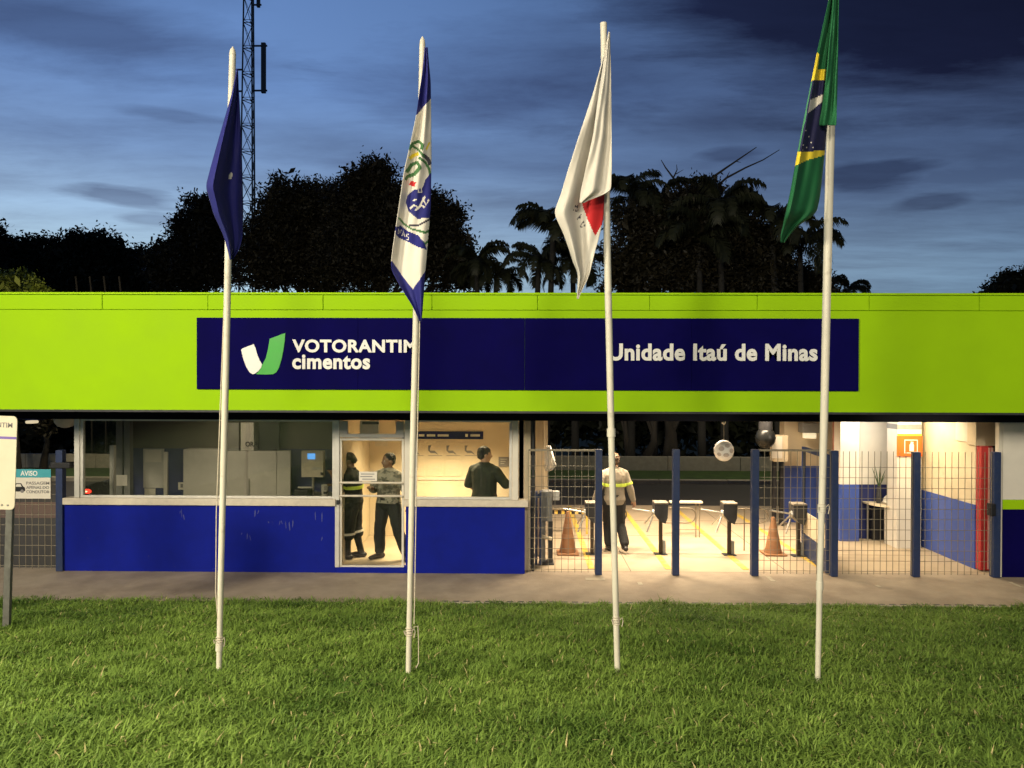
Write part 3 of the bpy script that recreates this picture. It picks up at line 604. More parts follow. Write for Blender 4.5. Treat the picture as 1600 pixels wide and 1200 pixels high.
Wg('column', 'offwhite', xc0, xc1, 14.1, 14.5, 0, zH)
Wg('column_band', 'grey', xc0-.004, xc1+.004, 14.096, 14.5, AZ(671, 14.1, 1420), AZ(663, 14.1, 1420))
X5 = AX(1530, 12.5)
zd = 1.05
Wg('wall', 'cream', X5, X5+.2, 12.6, 14.7, zd, zH); Wg('dado', 'blue_dado', X5-.006, X5+.2, 12.6, 14.7, 0, zd-.001)
Wg('wall', 'cream', xc1+.001, X5+.2, 14.7, 14.9, 0, zH)
Wg('window_frame', 'white', X5-.02, X5-.001, 12.75, 13.15, AZ(690, 12.9, 1515), zH-.15)
b0 = rect(1530, 697, 1547, 889, 12.5)
Wg('red_panel', 'red', b0[0], b0[1], 12.45, 12.59, .02, b0[3])
for k in range(2): Wg('pale_stripe', 'pink', b0[0]+.105+k*.045, b0[0]+.135+k*.045, 12.437, 12.449, .04, b0[3]-.02, bev=.002)
Wg('wall', 'cream', b0[0]-.03, AX(1568, 12.4), 12.55, 12.8, b0[3]+.001, zH)
Wg('jamb', 'white', AX(1561, YF), AX(1567, YF), YF, YF+.1, 0, zbeam)
x0 = AX(1567.5, YF); zg0, zg1 = AZ(796, YF, 1585), AZ(781, YF, 1585)
Wg('wall', 'offwhite', x0, 13, YF, YF+.2, zg1+.001, zbeam); Wg('green_stripe', 'lime', x0, 13, YF-.004, YF+.2, zg0+.001, zg1); Wg('wall', 'navy', x0, 13, YF-.002, YF+.2, 0, zg0)
# extinguisher sign wrapped on the lit column
o, _ = flat('extinguisher_sign', 'orange fire extinguisher sign band round the lit column', 'sign', 1401, 681, 1441, 713, 14.09, 'orange', .01)
for q in ((1413, 687, 1434, 688.3), (1413, 707, 1434, 708.3), (1413, 688.4, 1414.3, 706.9), (1432.7, 688.4, 1434, 706.9)): kid(o, 'border', 'letter', *q, 14.0795, .001)
q = [at(a, b_, 14.0795) for a, b_ in ((1421, 705), (1421, 695), (1423, 692.5), (1423, 690), (1428, 690.5), (1426.5, 692), (1428, 695), (1428, 705))]
MB().prism_y([(p.x, p.z) for p in q], 14.078, 14.0795).build('pictogram', 'letter', o)
o, _ = flat('glow_band', 'yellow glow painted over the orange sign on the lit column', 'band', 1402, 678, 1440, 680.7, 14.09, 'f_yellow', .004)  # yellow strip paints lamp glow onto the column
# half-round table with the things on it
tp = ground0(1385, 848); ty = tp.y
zt_ = AZ(789, 14.5, 1383); tx0, tx1 = AX(1364, 14.5), AX(1404, 14.5)
tab = thing('side_table', 'small half-round table with pale top against the dark blue wall', 'table', ((tx0+tx1)/2, 14.6, 0))
cx = (tx0+tx1)/2; rr = (tx1-tx0)/2
poly = [(cx+rr*math.cos(a), 14.93-.55*math.sin(a)) for a in np.linspace(0, math.pi, 22)]
MB().prism_z(poly, zt_-.03, zt_).build('tabletop', 'cream', tab)
for (x, y) in ((cx, 14.5), (cx-rr*.72, 14.85), (cx+rr*.72, 14.85)): MB().tube([(x, y, 0), (x, y, zt_-.03)], [.018, .022], 8).build('leg', 'steel', tab, smooth=True)
o = MB().box(cx-rr*.5, cx+rr+.1, 14.75, 14.93, .02, zt_-.12, bev=.01).build('dark_block', 'black', loc=(cx, 14.85, 0)); o['label'] = 'black block under the half-round table'; o['category'] = 'dark_block'  # plain black box filling the space below the tabletop
pv = at(1373, 788, 14.7)
vase = thing('potted_plant', 'thin green plant in a dark vase on the half-round table', 'plant', (pv.x, 14.7, zt_))
MB().lathe((pv.x, 14.7, zt_), [(.04, 0), (.055, .05), (.045, .2), (.03, .3), (.035, .33)], 14).build('vase', 'dark', vase, smooth=True)
for k in range(7):
    a = k*.9; h = random.uniform(.22, .42); pb = MB(); p0 = Vector((pv.x, 14.7, zt_+.3)); p1 = p0+Vector((math.cos(a)*.07, math.sin(a)*.06, h*.6)); p2 = p0+Vector((math.cos(a)*.12, math.sin(a)*.1, h))
    pb.tube([p0, p1, p2], [.006, .011, .002], 5); pb.build('leaf', 'plant', vase)
hp = at(1391, 778, 14.6)
hel = thing('hard_hat', 'white hard hat lying on the half-round table', 'helmet', (hp.x, 14.6, zt_))
MB().ell((hp.x, 14.6, zt_+.06), (.12, .14, .12)).build('shell', 'white', hel, smooth=True); MB().lathe((hp.x, 14.56, zt_+.04), [(.15, 0), (.155, .01), (.1, .03)], 20).build('brim', 'white', hel, smooth=True)
# lamp box on the cream wall, cabinet, mirror dome, ball
o, _ = flat('wall_light', 'grey wall fitting with a glowing cover under it on the cream wall', 'light', 1247, 660, 1272, 675, 16.55, 'grey', .3); kid(o, 'cover', 'lampwhite', 1254, 676, 1270, 684, 16.5, .2)
o, _ = flat('wall_cabinet', 'cream cabinet on dark legs beside the cream wall', 'cabinet', 1203, 679, 1224, 719, 16.4, 'cream', .3); kid(o, 'door_panel', 'offwhite', 1206, 682, 1222, 716, 16.099, .012)
for a, b_ in ((1206, 1211), (1217, 1222)):
    x0, x1, _, z1 = rect(a, 720, b_, 781, 16.3); MB().box(x0, x1, 16.2, 16.3, 0, z1).build('leg', 'black', o)
p = at(1196, 690, 16.0); dm = thing('globe_lamp', 'unlit grey dome lamp hanging near the cream cabinet', 'lamp', (p.x, 16, p.z))
MB().lathe((p.x, 16, p.z), [(.02, -.14), (.12, -.11), (.19, -.02), (.21, .08), (.17, .2), (.14, .24)], 24).build('shade', mat('smoked plastic', (.012, .013, .013), .3, var=.1, spec=.3), dm, smooth=True)
MB().lathe((p.x, 16, p.z+.24), [(.14, 0), (.14, zH-p.z-.24)], 16).build('neck', 'dark', dm, smooth=True)
p = at(102, 657, 13.2); dm = thing('globe_lamp', 'unlit white dome lamp half hidden under the canopy at the left', 'lamp', (p.x, 13.2, p.z))
MB().lathe((p.x, 13.2, p.z), [(.03, -.13), (.12, -.10), (.17, -.03), (.18, .04)], 24).build('shade', 'white', dm, smooth=True)
MB().lathe((p.x, 13.2, p.z+.04), [(.08, 0), (.08, zH-p.z-.04)], 14).build('neck', 'alu', dm, smooth=True)
p = at(1131, 704, 13.0); bl = thing('hanging_ball', 'white patched ball hanging on a cord in the lane opening', 'ball', (p.x, 13, p.z))
MB().ell((p.x, 13, p.z), (.165, .165, .18), nu=24, nv=16).build('ball', 'ball', bl, smooth=True)
for k, (a, e, r) in enumerate(((-.5, .25, .05), (.15, .55, .045), (.6, .05, .05), (0, -.35, .05), (-.75, -.3, .04))):
    d = Vector((math.sin(a)*math.cos(e), -math.cos(a)*math.cos(e), math.sin(e))); c = Vector((p.x, 13, p.z))+Vector((d.x*.163, d.y*.163, d.z*.178))
    mt = d.to_track_quat('Z', 'Y').to_matrix(); MB().ell(c, (r, r*.8, .006), mtx=mt, nu=10, nv=6).build('patch', 'patch', bl, smooth=True)
MB().tube([(p.x, 13, p.z+.17), (p.x, 13, zH)], .006, 6).build('cord', 'rope', bl); ph = at(1131, 660, 13); MB().ell((ph.x, 13, ph.z), (.035, .035, .035)).build('hook', 'white', bl, smooth=True)
p = at(48, 650, 15.0); hd = thing('floodlight', 'floodlight with a blue hood under the canopy at far left', 'light', (p.x, 15, p.z))
q = [at(a, b_, 15) for a, b_ in ((30, 640), (50, 641), (66, 656), (36, 654))]; MB().prism_y([(v.x, v.z) for v in q], 14.85, 15.15).build('hood', 'blue_dado', hd)
q = rect(44, 657, 56, 661.5, 15); MB().box(q[0], q[1], 14.9, 15.1, q[2], q[3], bev=.02).build('lens', 'lampwhite', hd)
MB().tube([(p.x-.1, 15, p.z+.05), (p.x-.1, 15, zH)], .02, 6).build('bracket', 'dark', hd)
# white cloth hung beside the canopy column
cxp = at(846, 715, 13.3)
cv = MB().box(AX(837, 13.3), AX(851, 13.3), 13.3, 13.5, 0, zH, bev=.006).build('column', 'cream', canopy)
cl_ = MB(); rows = [(-.03, .03, 0), (-.07, .06, .10), (-.09, .10, .22), (-.08, .14, .34), (-.05, .05, .44)]
cp = at(857, 696, 13.3); L_ = []
for (a, b_, h) in rows:
    for k in range(7): L_.append((cp.x+a+(b_-a)*k/6, 13.27+.025*math.sin(k*2.1+h*9), cp.z-h))
cl_.add(L_, [(r*7+c, r*7+c+1, (r+1)*7+c+1, (r+1)*7+c) for r in range(4) for c in range(6)])
o = cl_.build('hanging_cloth', 'f_white', loc=(cp.x, 13.3, cp.z), smooth=True); o['label'] = 'folded white cloth hung beside the lit cream column'; o['category'] = 'cloth'
md = o.modifiers.new('thick', 'SOLIDIFY'); md.thickness = .01

# ================================================================== fences, gates, posts
def wires(b, x0, x1, y, z0, z1, dx=.1, dz=.163, r=.0036, over=.16, rail=False):
    n = max(1, round((x1-x0)/dx))
    for i in range(n+1): x = x0+(x1-x0)*i/n; b.box(x-r, x+r, y-r, y+r, z0, z1)
    z = z0+.05; 
    while z < z1-over+.02: b.box(x0, x1, y-r*2.6, y-r*1.01, z-r, z+r); z += dz
    if rail: b.box(x0, x1, y-.012, y+.012, z1-.02, z1+.012)
    return b
def post(px0, px1, ptop, parent=None, name='post', Y=YF, **k):
    x0, x1 = AX(px0, Y, 800), AX(px1, Y, 800); z1 = AZ(ptop, Y, px0)
    b = MB().box(x0, x1, Y-.055, Y+.055, .004, z1, bev=.006)
    return b.build(name, 'fence', parent, **k)
fl = thing('mesh_fence', 'short blue-posted wire fence carrying the driver notice at the far left', 'fence', (AX(60, YF), YF, 0))
post(90, 100.5, 703, fl); b = MB(); wires(b, AX(-60, YF), AX(90, YF), YF, .03, AZ(741, YF, 50)); b.build('wire_mesh', 'wire', fl, kind='stuff')
q = rect(83, 722, 113, 731, YF); MB().box(q[0], q[1], YF-.08, YF+.08, q[2], q[3], bev=.01).build('latch_box', 'black', fl)
fa = thing('mesh_fence', 'wire mesh panel on blue post between the office wall and first lane', 'fence', (AX(880, YF), YF, 0))
post(930, 940.5, 702, fa); b = MB(); wires(b, AX(826, YF), AX(930, YF), YF, .03, AZ(703, YF, 880), rail=True); b.build('wire_mesh', 'wire', fa, kind='stuff')
o = post(1050.5, 1061, 702, None, 'lane_post', loc=(AX(1056, YF), YF, 0)); o['label'] = 'lone blue square post between the two open lanes'; o['category'] = 'post'
fr = thing('mesh_fence', 'long wire mesh fence on four blue posts in front of the lit right wing', 'fence', (AX(1370, YF), YF, 0))
for a, b_, t in ((1173.5, 1184.5, 702), (1297.5, 1308, 704), (1425.5, 1436, 706), (1549.5, 1560.5, 706)): post(a, b_, t, fr)
for a, b_, t in ((1184.5, 1297.5, 703), (1308, 1425.5, 705), (1436, 1549.5, 706)):
    b = MB(); wires(b, AX(a, YF), AX(b_, YF), YF, .03, AZ(t, YF, a), rail=a < 1200); b.build('wire_mesh', 'wire', fr, kind='stuff')
q = rect(1543, 786, 1551, 805, YF); MB().box(q[0], q[1], YF-.09, YF+.03, q[2], q[3], bev=.012).build('lock_box', 'black', fr)
# second mesh behind the right-hand lane panel: a gate leaf standing open into the yard
def leaf(root, p0, p1, z0, z1, w=.07, panel_top=None):
    p0, p1 = Vector((*p0, 0)), Vector((*p1, 0)); d = (p1-p0).normalized(); nrm = Vector((-d.y, d.x, 0))*.025; L = (p1-p0).length
    def bar(a, b_, za, zb_, m='fence', name='frame', parent=root, k=1.0):
        A, B = p0+d*a, p0+d*b_; return MB().prism_z([((A-nrm*k).x, (A-nrm*k).y), ((B-nrm*k).x, (B-nrm*k).y), ((B+nrm*k).x, (B+nrm*k).y), ((A+nrm*k).x, (A+nrm*k).y)], za, zb_).build(name, m, parent)
    bar(0, w, z0, z1, name='stile'); bar(L-w, L, z0, z1, name='stile'); bar(w, L-w, z1-w, z1, name='rail'); bar(w, L-w, z0, z0+.34 if panel_top is None else panel_top, name='kick_panel')
    return bar, L
gp = ground0(1254, 866); h = (AX(1297, YF), YF+.06)
gl_ = thing('gate_leaf', 'blue framed gate leaf with kick panel standing open behind the fourth flagpole', 'gate', (h[0], h[1], 0))
bar, L = leaf(gl_, h, (gp.x, gp.y), .03, 1.90)
bar(.10, L-.10, .40, .78, 'cream', 'plate', gl_, .3)
g2 = thing('gate_leaf', 'blue barred gate leaf folded back at the office corner', 'gate', (AX(834, 12.6), 12.6, 0))
xg0, xg1 = AX(824, 12.6), AX(845, 12.6)
for k in range(4): x = xg0+(xg1-xg0)*k/3; MB().box(x-.022, x+.022, 12.45, 12.65, .06, 1.24, bev=.004).build('bar', 'fence', g2)
MB().box(xg0, xg1, 12.5, 12.6, 1.14, 1.2).build('rail', 'fence', g2)
# left notice on the fence
nb = thing('notice_sign', 'white notice with a blue-green heading and a car symbol on the left fence', 'sign', (AX(45, YF), YF-.02, 1))
q = rect(12, 733, 79.5, 779, YF-.02); MB().box(q[0], q[1], YF-.03, YF-.012, q[2], q[3], bev=.002).build('board', 'white', nb)
q = rect(12, 733, 79.5, 746, YF-.031); MB().box(q[0], q[1], YF-.034, YF-.031, q[2], q[3]).build('heading', 'teal', nb)
def ntext(body, px0, px1, pt, pb_, m, bold=.01):
    x0, x1, z0, z1 = rect(px0, pt, px1, pb_, YF-.035); text('lettering', body, x0, YF-.0345, z0, x1-x0, m, nb, .002, bold, z1-z0)
ntext('AVISO', 32, 58.5, 735.5, 743.5, 'letter', .02)
ntext('PASSAGEM', 41, 77, 752.5, 757.2, 'print_grey'); ntext('APENAS DO', 41, 76.5, 759.3, 764, 'print_grey'); ntext('CONDUTOR', 41, 77, 766, 770.7, 'print_grey')
def npoly(pts, m, y, name='car_symbol'):
    v = [at(a, b_, YF-.032) for a, b_ in pts]; MB().prism_y([(p.x, p.z) for p in v], YF-.031-y, YF-.031).build(name, m, nb)
npoly([(16, 768), (16, 762), (20, 761), (24, 755), (33, 755), (36, 760), (39, 762), (39.5, 767), (37, 768)], 'black', .002)
npoly([(24, 760.5), (26, 756.5), (32, 756.5), (34, 760.5)], 'white', .0028)
for px in (21, 34.5):
    v = at(px, 767.5, YF-.034); MB().lathe((v.x, YF-.0335, v.z), [(.028, 0), (.028, -.001)], 14, axis='y').build('car_symbol', 'print_grey', nb)

# ================================================================== turnstiles, rails, cones
def turnstile(px, py, label):
    p = ground0(px, py); t = thing('turnstile', label, 'turnstile', (p.x, p.y, 0), 'tripod turnstiles across the lanes'); X, Y = p.x, p.y
    MB().box(X-.11, X+.11, Y-.09, Y+.09, .003, .016, bev=.003).build('base_plate', 'dark', t)
    MB().box(X-.03, X+.03, Y-.03, Y+.03, .016, .62, bev=.005).build('post', mat('dark brown steel', (.030, .018, .010), .5, var=.3), t)
    hd_ = MB(); ztop = .90
    A = [(-.13, ztop), (.11, ztop), (.10, .66), (.06, .56), (-.03, .60), (-.12, .71)]
    hd_.prism_y([(X+a, z) for a, z in A], Y-.13, Y+.13); hd_.build('head', 'dark', t)
    MB().box(X-.125, X+.115, Y-.13, Y+.13, ztop+.001, ztop+.032, bev=.012).build('cap', 'worn_top', t)
    hub = Vector((X-.12, Y-.02, .74)); MB().lathe((hub.x-.03, hub.y, hub.z), [(.05, 0), (.06, .02), (.06, .04)], 16, axis='x').build('hub', 'steel', t, smooth=True)
    for tip in ((X-.50, Y-.02, .80), (X-.26, Y-.14, .42), (X-.24, Y+.22, .50)): MB().tube([hub, tip], .015, 10).build('arm', 'steel', t, smooth=True)
    MB().box(X+.04, X+.085, Y-.05, Y+.05, .016, .25, bev=.015).build('conduit', 'grey', t)
turnstile(1032, 866, 'middle-left turnstile, just left of the lone blue lane post'); turnstile(1139, 867, 'turnstile standing in open view left of the third blue post')
turnstile(925, 866, 'turnstile half hidden by the fence post beside the walking man'); turnstile(1247, 869, 'turnstile seen through the mesh beside the open gate leaf')
def tube_rail(name, label, px_pts, Yd, leg_px, r=.011):
    pts = [at(a, b_, Yd) for a, b_ in px_pts]; t = thing(name, label, 'rail', (pts[0].x, Yd, 0)); MB().tube(pts+[pts[0], pts[1]], r, 8).build('hoop', 'rail', t, smooth=True)
    for lp, zt2 in leg_px: q = at(lp, zt2, Yd); MB().tube([(q.x, Yd, 0), (q.x, Yd, q.z)], r, 8).build('leg', 'rail', t, smooth=True)
def arc(cx_, cy_, rx, ry, a0, a1, n=12): return [(cx_+rx*math.cos(R(a0+(a1-a0)*i/n)), cy_+ry*math.sin(R(a0+(a1-a0)*i/n))) for i in range(n+1)]
tube_rail('guide_rail', 'round tubular guide rail beside the walking man', [(942, 793)]+arc(967, 803.5, 12, 11, -90, 90)+[(942, 815)], 13.9, [(948, 793), (955, 793)])
tube_rail('guide_rail', 'D-shaped tubular guide rail behind the lone blue post', [(1040, 794)]+arc(1075, 805.5, 12, 11.5, -90, 90)+[(1040, 817)], 13.85, [(1052, 794)])
tube_rail('guide_rail', 'square tubular guide rail left of the third blue post', [(1147, 795), (1188, 795)]+arc(1188, 806, 12, 11, -90, 90)+[(1147, 818)], 13.85, [(1163, 795)])
bb = thing('barrier_frame', 'low white-topped barrier frame across the lane between the turnstiles', 'barrier', (AX(1075, 15), 15, 0))
za = AZ(784, 15, 1075); xa, xb = AX(1046, 15), AX(1097, 15)
MB().box(xa, xb, 14.9, 15.05, za-.02, za+.02, bev=.015).build('top_rail', 'stone', bb)
for x in (xa+.06, xa+.12, xb-.12, xb-.05): MB().tube([(x, 14.97, 0), (x, 14.97, za-.02)], .010, 8).build('leg', 'rail', bb, smooth=True)
zr = AZ(827, 15, 1075); MB().tube([(xa+.06, 14.97, zr), (xb-.05, 14.97, zr)], .009, 8).build('cross_rail', 'rail', bb, smooth=True)
hz = thing('hazard_barrier', 'yellow and black striped barrier bar behind the left mesh panel', 'barrier', (AX(890, 15.2), 15.2, 0))
q = rect(850, 797, 925, 803, 15.2); zc = (q[2]+q[3])/2; n = 14
for k in range(n): a = q[0]+(q[1]-q[0])*k/n; MB().box(a, a+(q[1]-q[0])/n-.001, 15.18, 15.22, q[2], q[3]).build('stripe', 'yellow' if k % 2 else 'black', hz)
MB().box(q[0], q[1], 15.15, 15.25, q[3]+.005, q[3]+.04, bev=.01).build('top_rail', 'rail', hz)
for x in (q[0]+.1, q[1]-.1): MB().box(x-.02, x+.02, 15.2, 15.24, 0, q[2]).build('leg', 'yellow', hz)
def cone(px, py, hpx, label):
    p = ground0(px, py); s = 1200/p.y; h_ = hpx/s*1.0; t = thing('traffic_cone', label, 'traffic cone', (p.x, p.y, 0), 'faded orange traffic cones')
    MB().box(p.x-.19, p.x+.19, p.y-.19, p.y+.19, .003, .035, bev=.012).build('base', 'cone', t)
    prof = [(.15, .03), (.145, .06), (.035, h_-.02), (.028, h_)]; MB().lathe((p.x, p.y, 0), prof, 20).build('body', 'cone', t, smooth=True)
    r = lambda z: .145+(.035-.145)*(z-.06)/(h_-.08)
    for z in (h_*.38, h_*.62): MB().lathe((p.x, p.y, 0), [(r(z)+.003, z), (r(z+.07)+.003, z+.07)], 20).build('band', mat('faded cone band', (.38, .20, .10), .6), t, smooth=True)
cone(887, 865, 66, 'faded orange cone behind the left mesh panel'); cone(1208, 866, 58, 'faded orange cone behind the mesh near the open gate leaf')
p = ground0(854, 880); ped = thing('card_pedestal', 'grey metal access pedestal behind the left mesh panel', 'pedestal', (p.x, p.y, 0))
MB().box(p.x-.09, p.x+.09, p.y-.12, p.y+.12, .72, 1.22, bev=.015).build('cabinet', 'grey', ped); MB().box(p.x-.08, p.x-.02, p.y-.05, p.y+.05, .01, .719).build('leg', 'grey', ped); MB().box(p.x+.02, p.x+.10, p.y-.08, p.y+.08, .01, .719, bev=.01).build('leg', 'dark', ped)
MB().box(p.x-.12, p.x+.12, p.y-.15, p.y+.15, .001, .03, bev=.006).build('base_plate', 'dark', ped); MB().box(p.x+.095, p.x+.21, p.y-.06, p.y+.06, 1.06, 1.21, bev=.012).build('card_reader', 'lgrey', ped)
MB().tube([(p.x-.12, p.y-.1, .5), (p.x-.05, p.y-.16, .47), (p.x+.08, p.y-.15, .44)], .03, 8).build('sleeve', 'cream', ped, smooth=True)

# ================================================================== flagpoles and flags
def flagpole(label, pxs, widths, tip, joints, rope_px, knot_py):
    base = lawn_at(*pxs[0]); Y = base.y; s = 1200/Y
    t = thing('flagpole', label, 'flagpole', (base.x, Y, base.z), 'flagpoles on the lawn')
    P = [at(a, b, Y) for a, b in pxs]; P[0].z = lawn_z(P[0].x, Y)-.05
    rr = [w*.92/2/s for w in widths]
    MB().tube(P, rr, 16).build('tube', 'polepaint', t, smooth=True)
    d = (P[-1]-P[-2]).normalized()
    if tip: MB().tube([P[-1]-d*.01, P[-1]+d*.03, P[-1]+d*.06], [rr[-1]*1.06, rr[-1]*.8, .004], 16).build('cap', 'polepaint', t, smooth=True)
    else: MB().tube([P[-1]-d*.02, P[-1]+d*.01], [rr[-1]*1.05]*2, 16).build('cap', 'polepaint', t, smooth=True)
    def on(py):
        for (a, b), (c, e), w in zip(pxs[:-1], pxs[1:], widths):
            if e <= py <= b: f = (b-py)/(b-e); return a+(c-a)*f, w/2/s
        return pxs[-1][0], widths[-1]/2/s
    for py in joints:
        x, r = on(py); p = at(x, py, Y); MB().tube([p-d*.035, p+d*.035], [r*1.22]*2, 16).build('collar', 'polepaint', t, smooth=True)
    pts = [at(a, b, Y-.02) for a, b in rope_px]
    if pts: MB().tube(pts, .0045, 6).build('halyard', 'rope', t, smooth=True)
    x, r = on(knot_py); p = at(x, knot_py, Y); k = MB()
    for j, dz in enumerate((-.03, -.012, .006, .024)):
        ring = [p+Vector((math.cos(q)*(r+.003), math.sin(q)*(r+.003), dz+.004*math.sin(q+j))) for q in np.linspace(0, 2*math.pi, 13)]; k.tube(ring, .0045, 6)
    k.tube([p+Vector((r, -.01, 0)), p+Vector((r+.022, -.02, .03)), p+Vector((r+.03, -.02, .0)), p+Vector((r+.02, -.02, -.05))], .0042, 6)
    k.tube([p+Vector((-r, -.02, 0)), p+Vector((-r-.014, -.03, .012)), p+Vector((-r-.005, -.03, -.02))], .0042, 6)
    k.build('rope_knot', 'rope', t, smooth=True)
    return Y
PY1 = flagpole('flagpole carrying the plain navy flag, leftmost on the lawn', [(342, 1050), (345, 900), (350, 700), (354.5, 500), (358.5, 300), (361, 180), (363.5, 84)], [9.5, 10, 11, 11.5, 12, 12, 11], True, (1010,), [(357, 395), (350, 480), (344, 640), (338, 800), (337, 925), (341, 975), (344, 1000)], 1000)
PY2 = flagpole('flagpole carrying the white and navy flag with a coat of arms', [(638, 1053), (641, 900), (645, 700), (650, 500), (655, 300), (658, 180), (660, 68)], [9.5, 9.5, 10.5, 11, 11, 11, 10], True, (), [(656, 498), (653, 640), (650, 800), (648, 930), (647, 975)], 986)
flagpole_y3 = flagpole('flagpole carrying the white flag with a red triangle', [(965, 1050), (961, 900), (955.5, 700), (952.5, 560), (949, 400), (946, 200), (943, 38)], [10, 10.5, 11, 11.5, 12, 12, 11], False, (676,), [], 969)
PY3 = flagpole_y3
PY4 = flagpole('tall flagpole carrying the green and yellow flag, rightmost on the lawn', [(1277.5, 1065), (1281, 900), (1284, 790), (1288, 640), (1293, 400), (1298, 200), (1301, -40), (1302, -110)], [9, 10, 11, 13, 13.5, 14, 13, 12], True, (915, 795), [(1303, 205), (1299, 400), (1294, 600)], 793)
# loose rope tails and cleats near the pole feet
for (px, py, Y) in ((652, 990, PY2), (974, 985, PY3)):
    pass
q = [at(a, b, PY2-.03) for a, b in ((646, 980), (653, 978), (654, 1000), (654, 1036), (650, 1044))]
rp = MB().tube(q, .004, 6).build('rope_tail', 'rope', loc=q[0], smooth=True); rp['label'] = 'thin loose rope tail hanging from the second flagpole to the grass'; rp['category'] = 'rope'
def pip(pt, poly):
    x, y = pt; c = False; n = len(poly); j = n-1
    for i in range(n):
        xi, yi = poly[i]; xj, yj = poly[j]
        if (yi > y) != (yj > y) and x < (xj-xi)*(y-yi)/(yj-yi)+xi: c = not c
        j = i
    return c
def interp(pl, y):
    if y <= pl[0][1]: return pl[0][0]
    for (a, b), (c, d) in zip(pl[:-1], pl[1:]):
        if b <= y <= d: return a+(c-a)*(y-b)/max(1e-6, d-b)
    return pl[-1][0]
def smooth_pl(pl, y, w=7):
    return sum(interp(pl, y+k*w/2) for k in (-2, -1, 0, 1, 2))/5
def cloth_sheet(mb, Lp, Rp, Y, folds, amp, pattern, base, nu=44, nv=170, ph=0., tilt=0., crest=.18):
    y0, y1 = max(Lp[0][1], Rp[0][1]), min(Lp[-1][1], Rp[-1][1]); px = np.empty((nv+1, nu+1, 2)); V = []
    for j in range(nv+1):
        y = y0+(y1-y0)*j/nv; l, r = smooth_pl(Lp, y), smooth_pl(Rp, y); w = max(.5, r-l); t = j/nv
        for i in range(nu+1):
            a = i/nu; x = l+w*a; px[j, i] = (x, y)
            env = min(1, .25+w/50)
            dy = amp*env*math.sin(2*math.pi*(folds*a+ph+.35*math.sin(2.2*t+ph)))*(1-.35*t) + amp*.28*math.sin(2*math.pi*(folds*1.9*a+.8*t+ph*2)) + .025*noise.noise(Vector((a*3, t*6, ph*7)))
            dy += .10*(a-.5)*math.sin(3*t+ph)*env + tilt*w/50*(abs(a-crest)-(1-crest))
            V.append(at(x, y, Y+dy))
    F = []; MI = []; pat = [(p, m, (min(q[0] for q in p), max(q[0] for q in p), min(q[1] for q in p), max(q[1] for q in p))) for p, m in pattern]
    for j in range(nv):
        for i in range(nu):
            c = (px[j, i]+px[j+1, i+1])/2; m = base
            for poly, mi, bb in pat:
                if bb[0] <= c[0] <= bb[1] and bb[2] <= c[1] <= bb[3] and pip(c, poly): m = mi
            F.append((j*(nu+1)+i, (j+1)*(nu+1)+i, (j+1)*(nu+1)+i+1, j*(nu+1)+i+1)); MI.append(m)
    b = len(mb.v); mb.v += [tuple(v) for v in V]; mb.f += [tuple(b+k for k in f) for f in F]; mb.m += MI
def flag(label, mats, sheets, hoist_px, Y):
    p = at(*hoist_px, Y); b = MB()
    for args in sheets: cloth_sheet(b, **args)
    o = b.build('flag', mats, loc=p, smooth=True); o['label'] = label; o['category'] = 'flag'; o['group'] = 'flags hanging limp on the poles'
    md = o.modifiers.new('thick', 'SOLIDIFY'); md.thickness = .004; md.offset = 0
    return o
def ellp(cx, cy, rx, ry, rot=0, n=20):
    c, s = math.cos(R(rot)), math.sin(R(rot)); return [(cx+rx*math.cos(q)*c-ry*math.sin(q)*s, cy+rx*math.cos(q)*s+ry*math.sin(q)*c) for q in np.linspace(0, 2*math.pi, n, endpoint=False)]
def stroke(pts, w):
    L, Rr = [], []
    for i, (x, y) in enumerate(pts):
        x0, y0 = pts[max(0, i-1)]; x1, y1 = pts[min(len(pts)-1, i+1)]; d = math.hypot(x1-x0, y1-y0) or 1; nx, ny = -(y1-y0)/d*w/2, (x1-x0)/d*w/2
        L.append((x+nx, y+ny)); Rr.append((x-nx, y-ny))
    return L+Rr[::-1]
# navy flag
flag('plain navy flag with a tiny white mark hanging limp', ['f_navy', 'f_white'], [dict(
    Lp=[(370, 108), (362, 148), (343, 213), (330, 259), (321.5, 292), (326, 306), (334, 335), (345, 358), (351, 372), (356, 392), (360, 406)],
    Rp=[(371.5, 108), (374, 156), (378, 251), (380, 328), (378.5, 374), (373, 392), (362, 406)],
    Y=PY1-.13, tilt=.42, folds=1.25, amp=.045, pattern=[(ellp(360, 275, 3, 5.5, 20), 1)], base=0, ph=.15)], (371, 108), PY1-.09)
# white flag with navy ends and coat of arms
C_ = lambda pts: [(580+a*.392, 50+b*.392) for a, b in pts]
pat2 = [([(560, 40), (700, 40), (700, 140), (673, 154), (650.6, 180), (560, 215)], 1), ([(560, 375), (611, 406), (628, 430), (645, 452), (655, 438), (663, 425), (700, 385), (700, 520), (560, 520)], 1)]
pat2 += [(stroke(C_(p), w), m) for p, w, m in (
    ([(150, 470), (165, 445), (190, 435), (205, 450), (200, 470)], 5, 2), ([(140, 560), (160, 530), (185, 520), (195, 540), (175, 565), (150, 575)], 6, 2), ([(135, 590), (145, 575), (160, 570)], 5, 2),
    ([(152, 505), (168, 492), (190, 484)], 5.5, 4), ([(205, 490), (225, 505), (235, 530)], 6, 5), ([(190, 500), (215, 520), (230, 545), (236, 575)], 4, 2), ([(165, 455), (190, 470), (212, 500)], 3.5, 2), ([(218, 470), (232, 440)], 3, 4),
    ([(108, 740), (130, 765), (160, 785), (200, 795)], 3, 2), ([(150, 770), (190, 770), (235, 745)], 3, 5), ([(180, 790), (215, 800), (235, 790)], 4, 2), ([(195, 830), (215, 845), (230, 830)], 4, 2))]
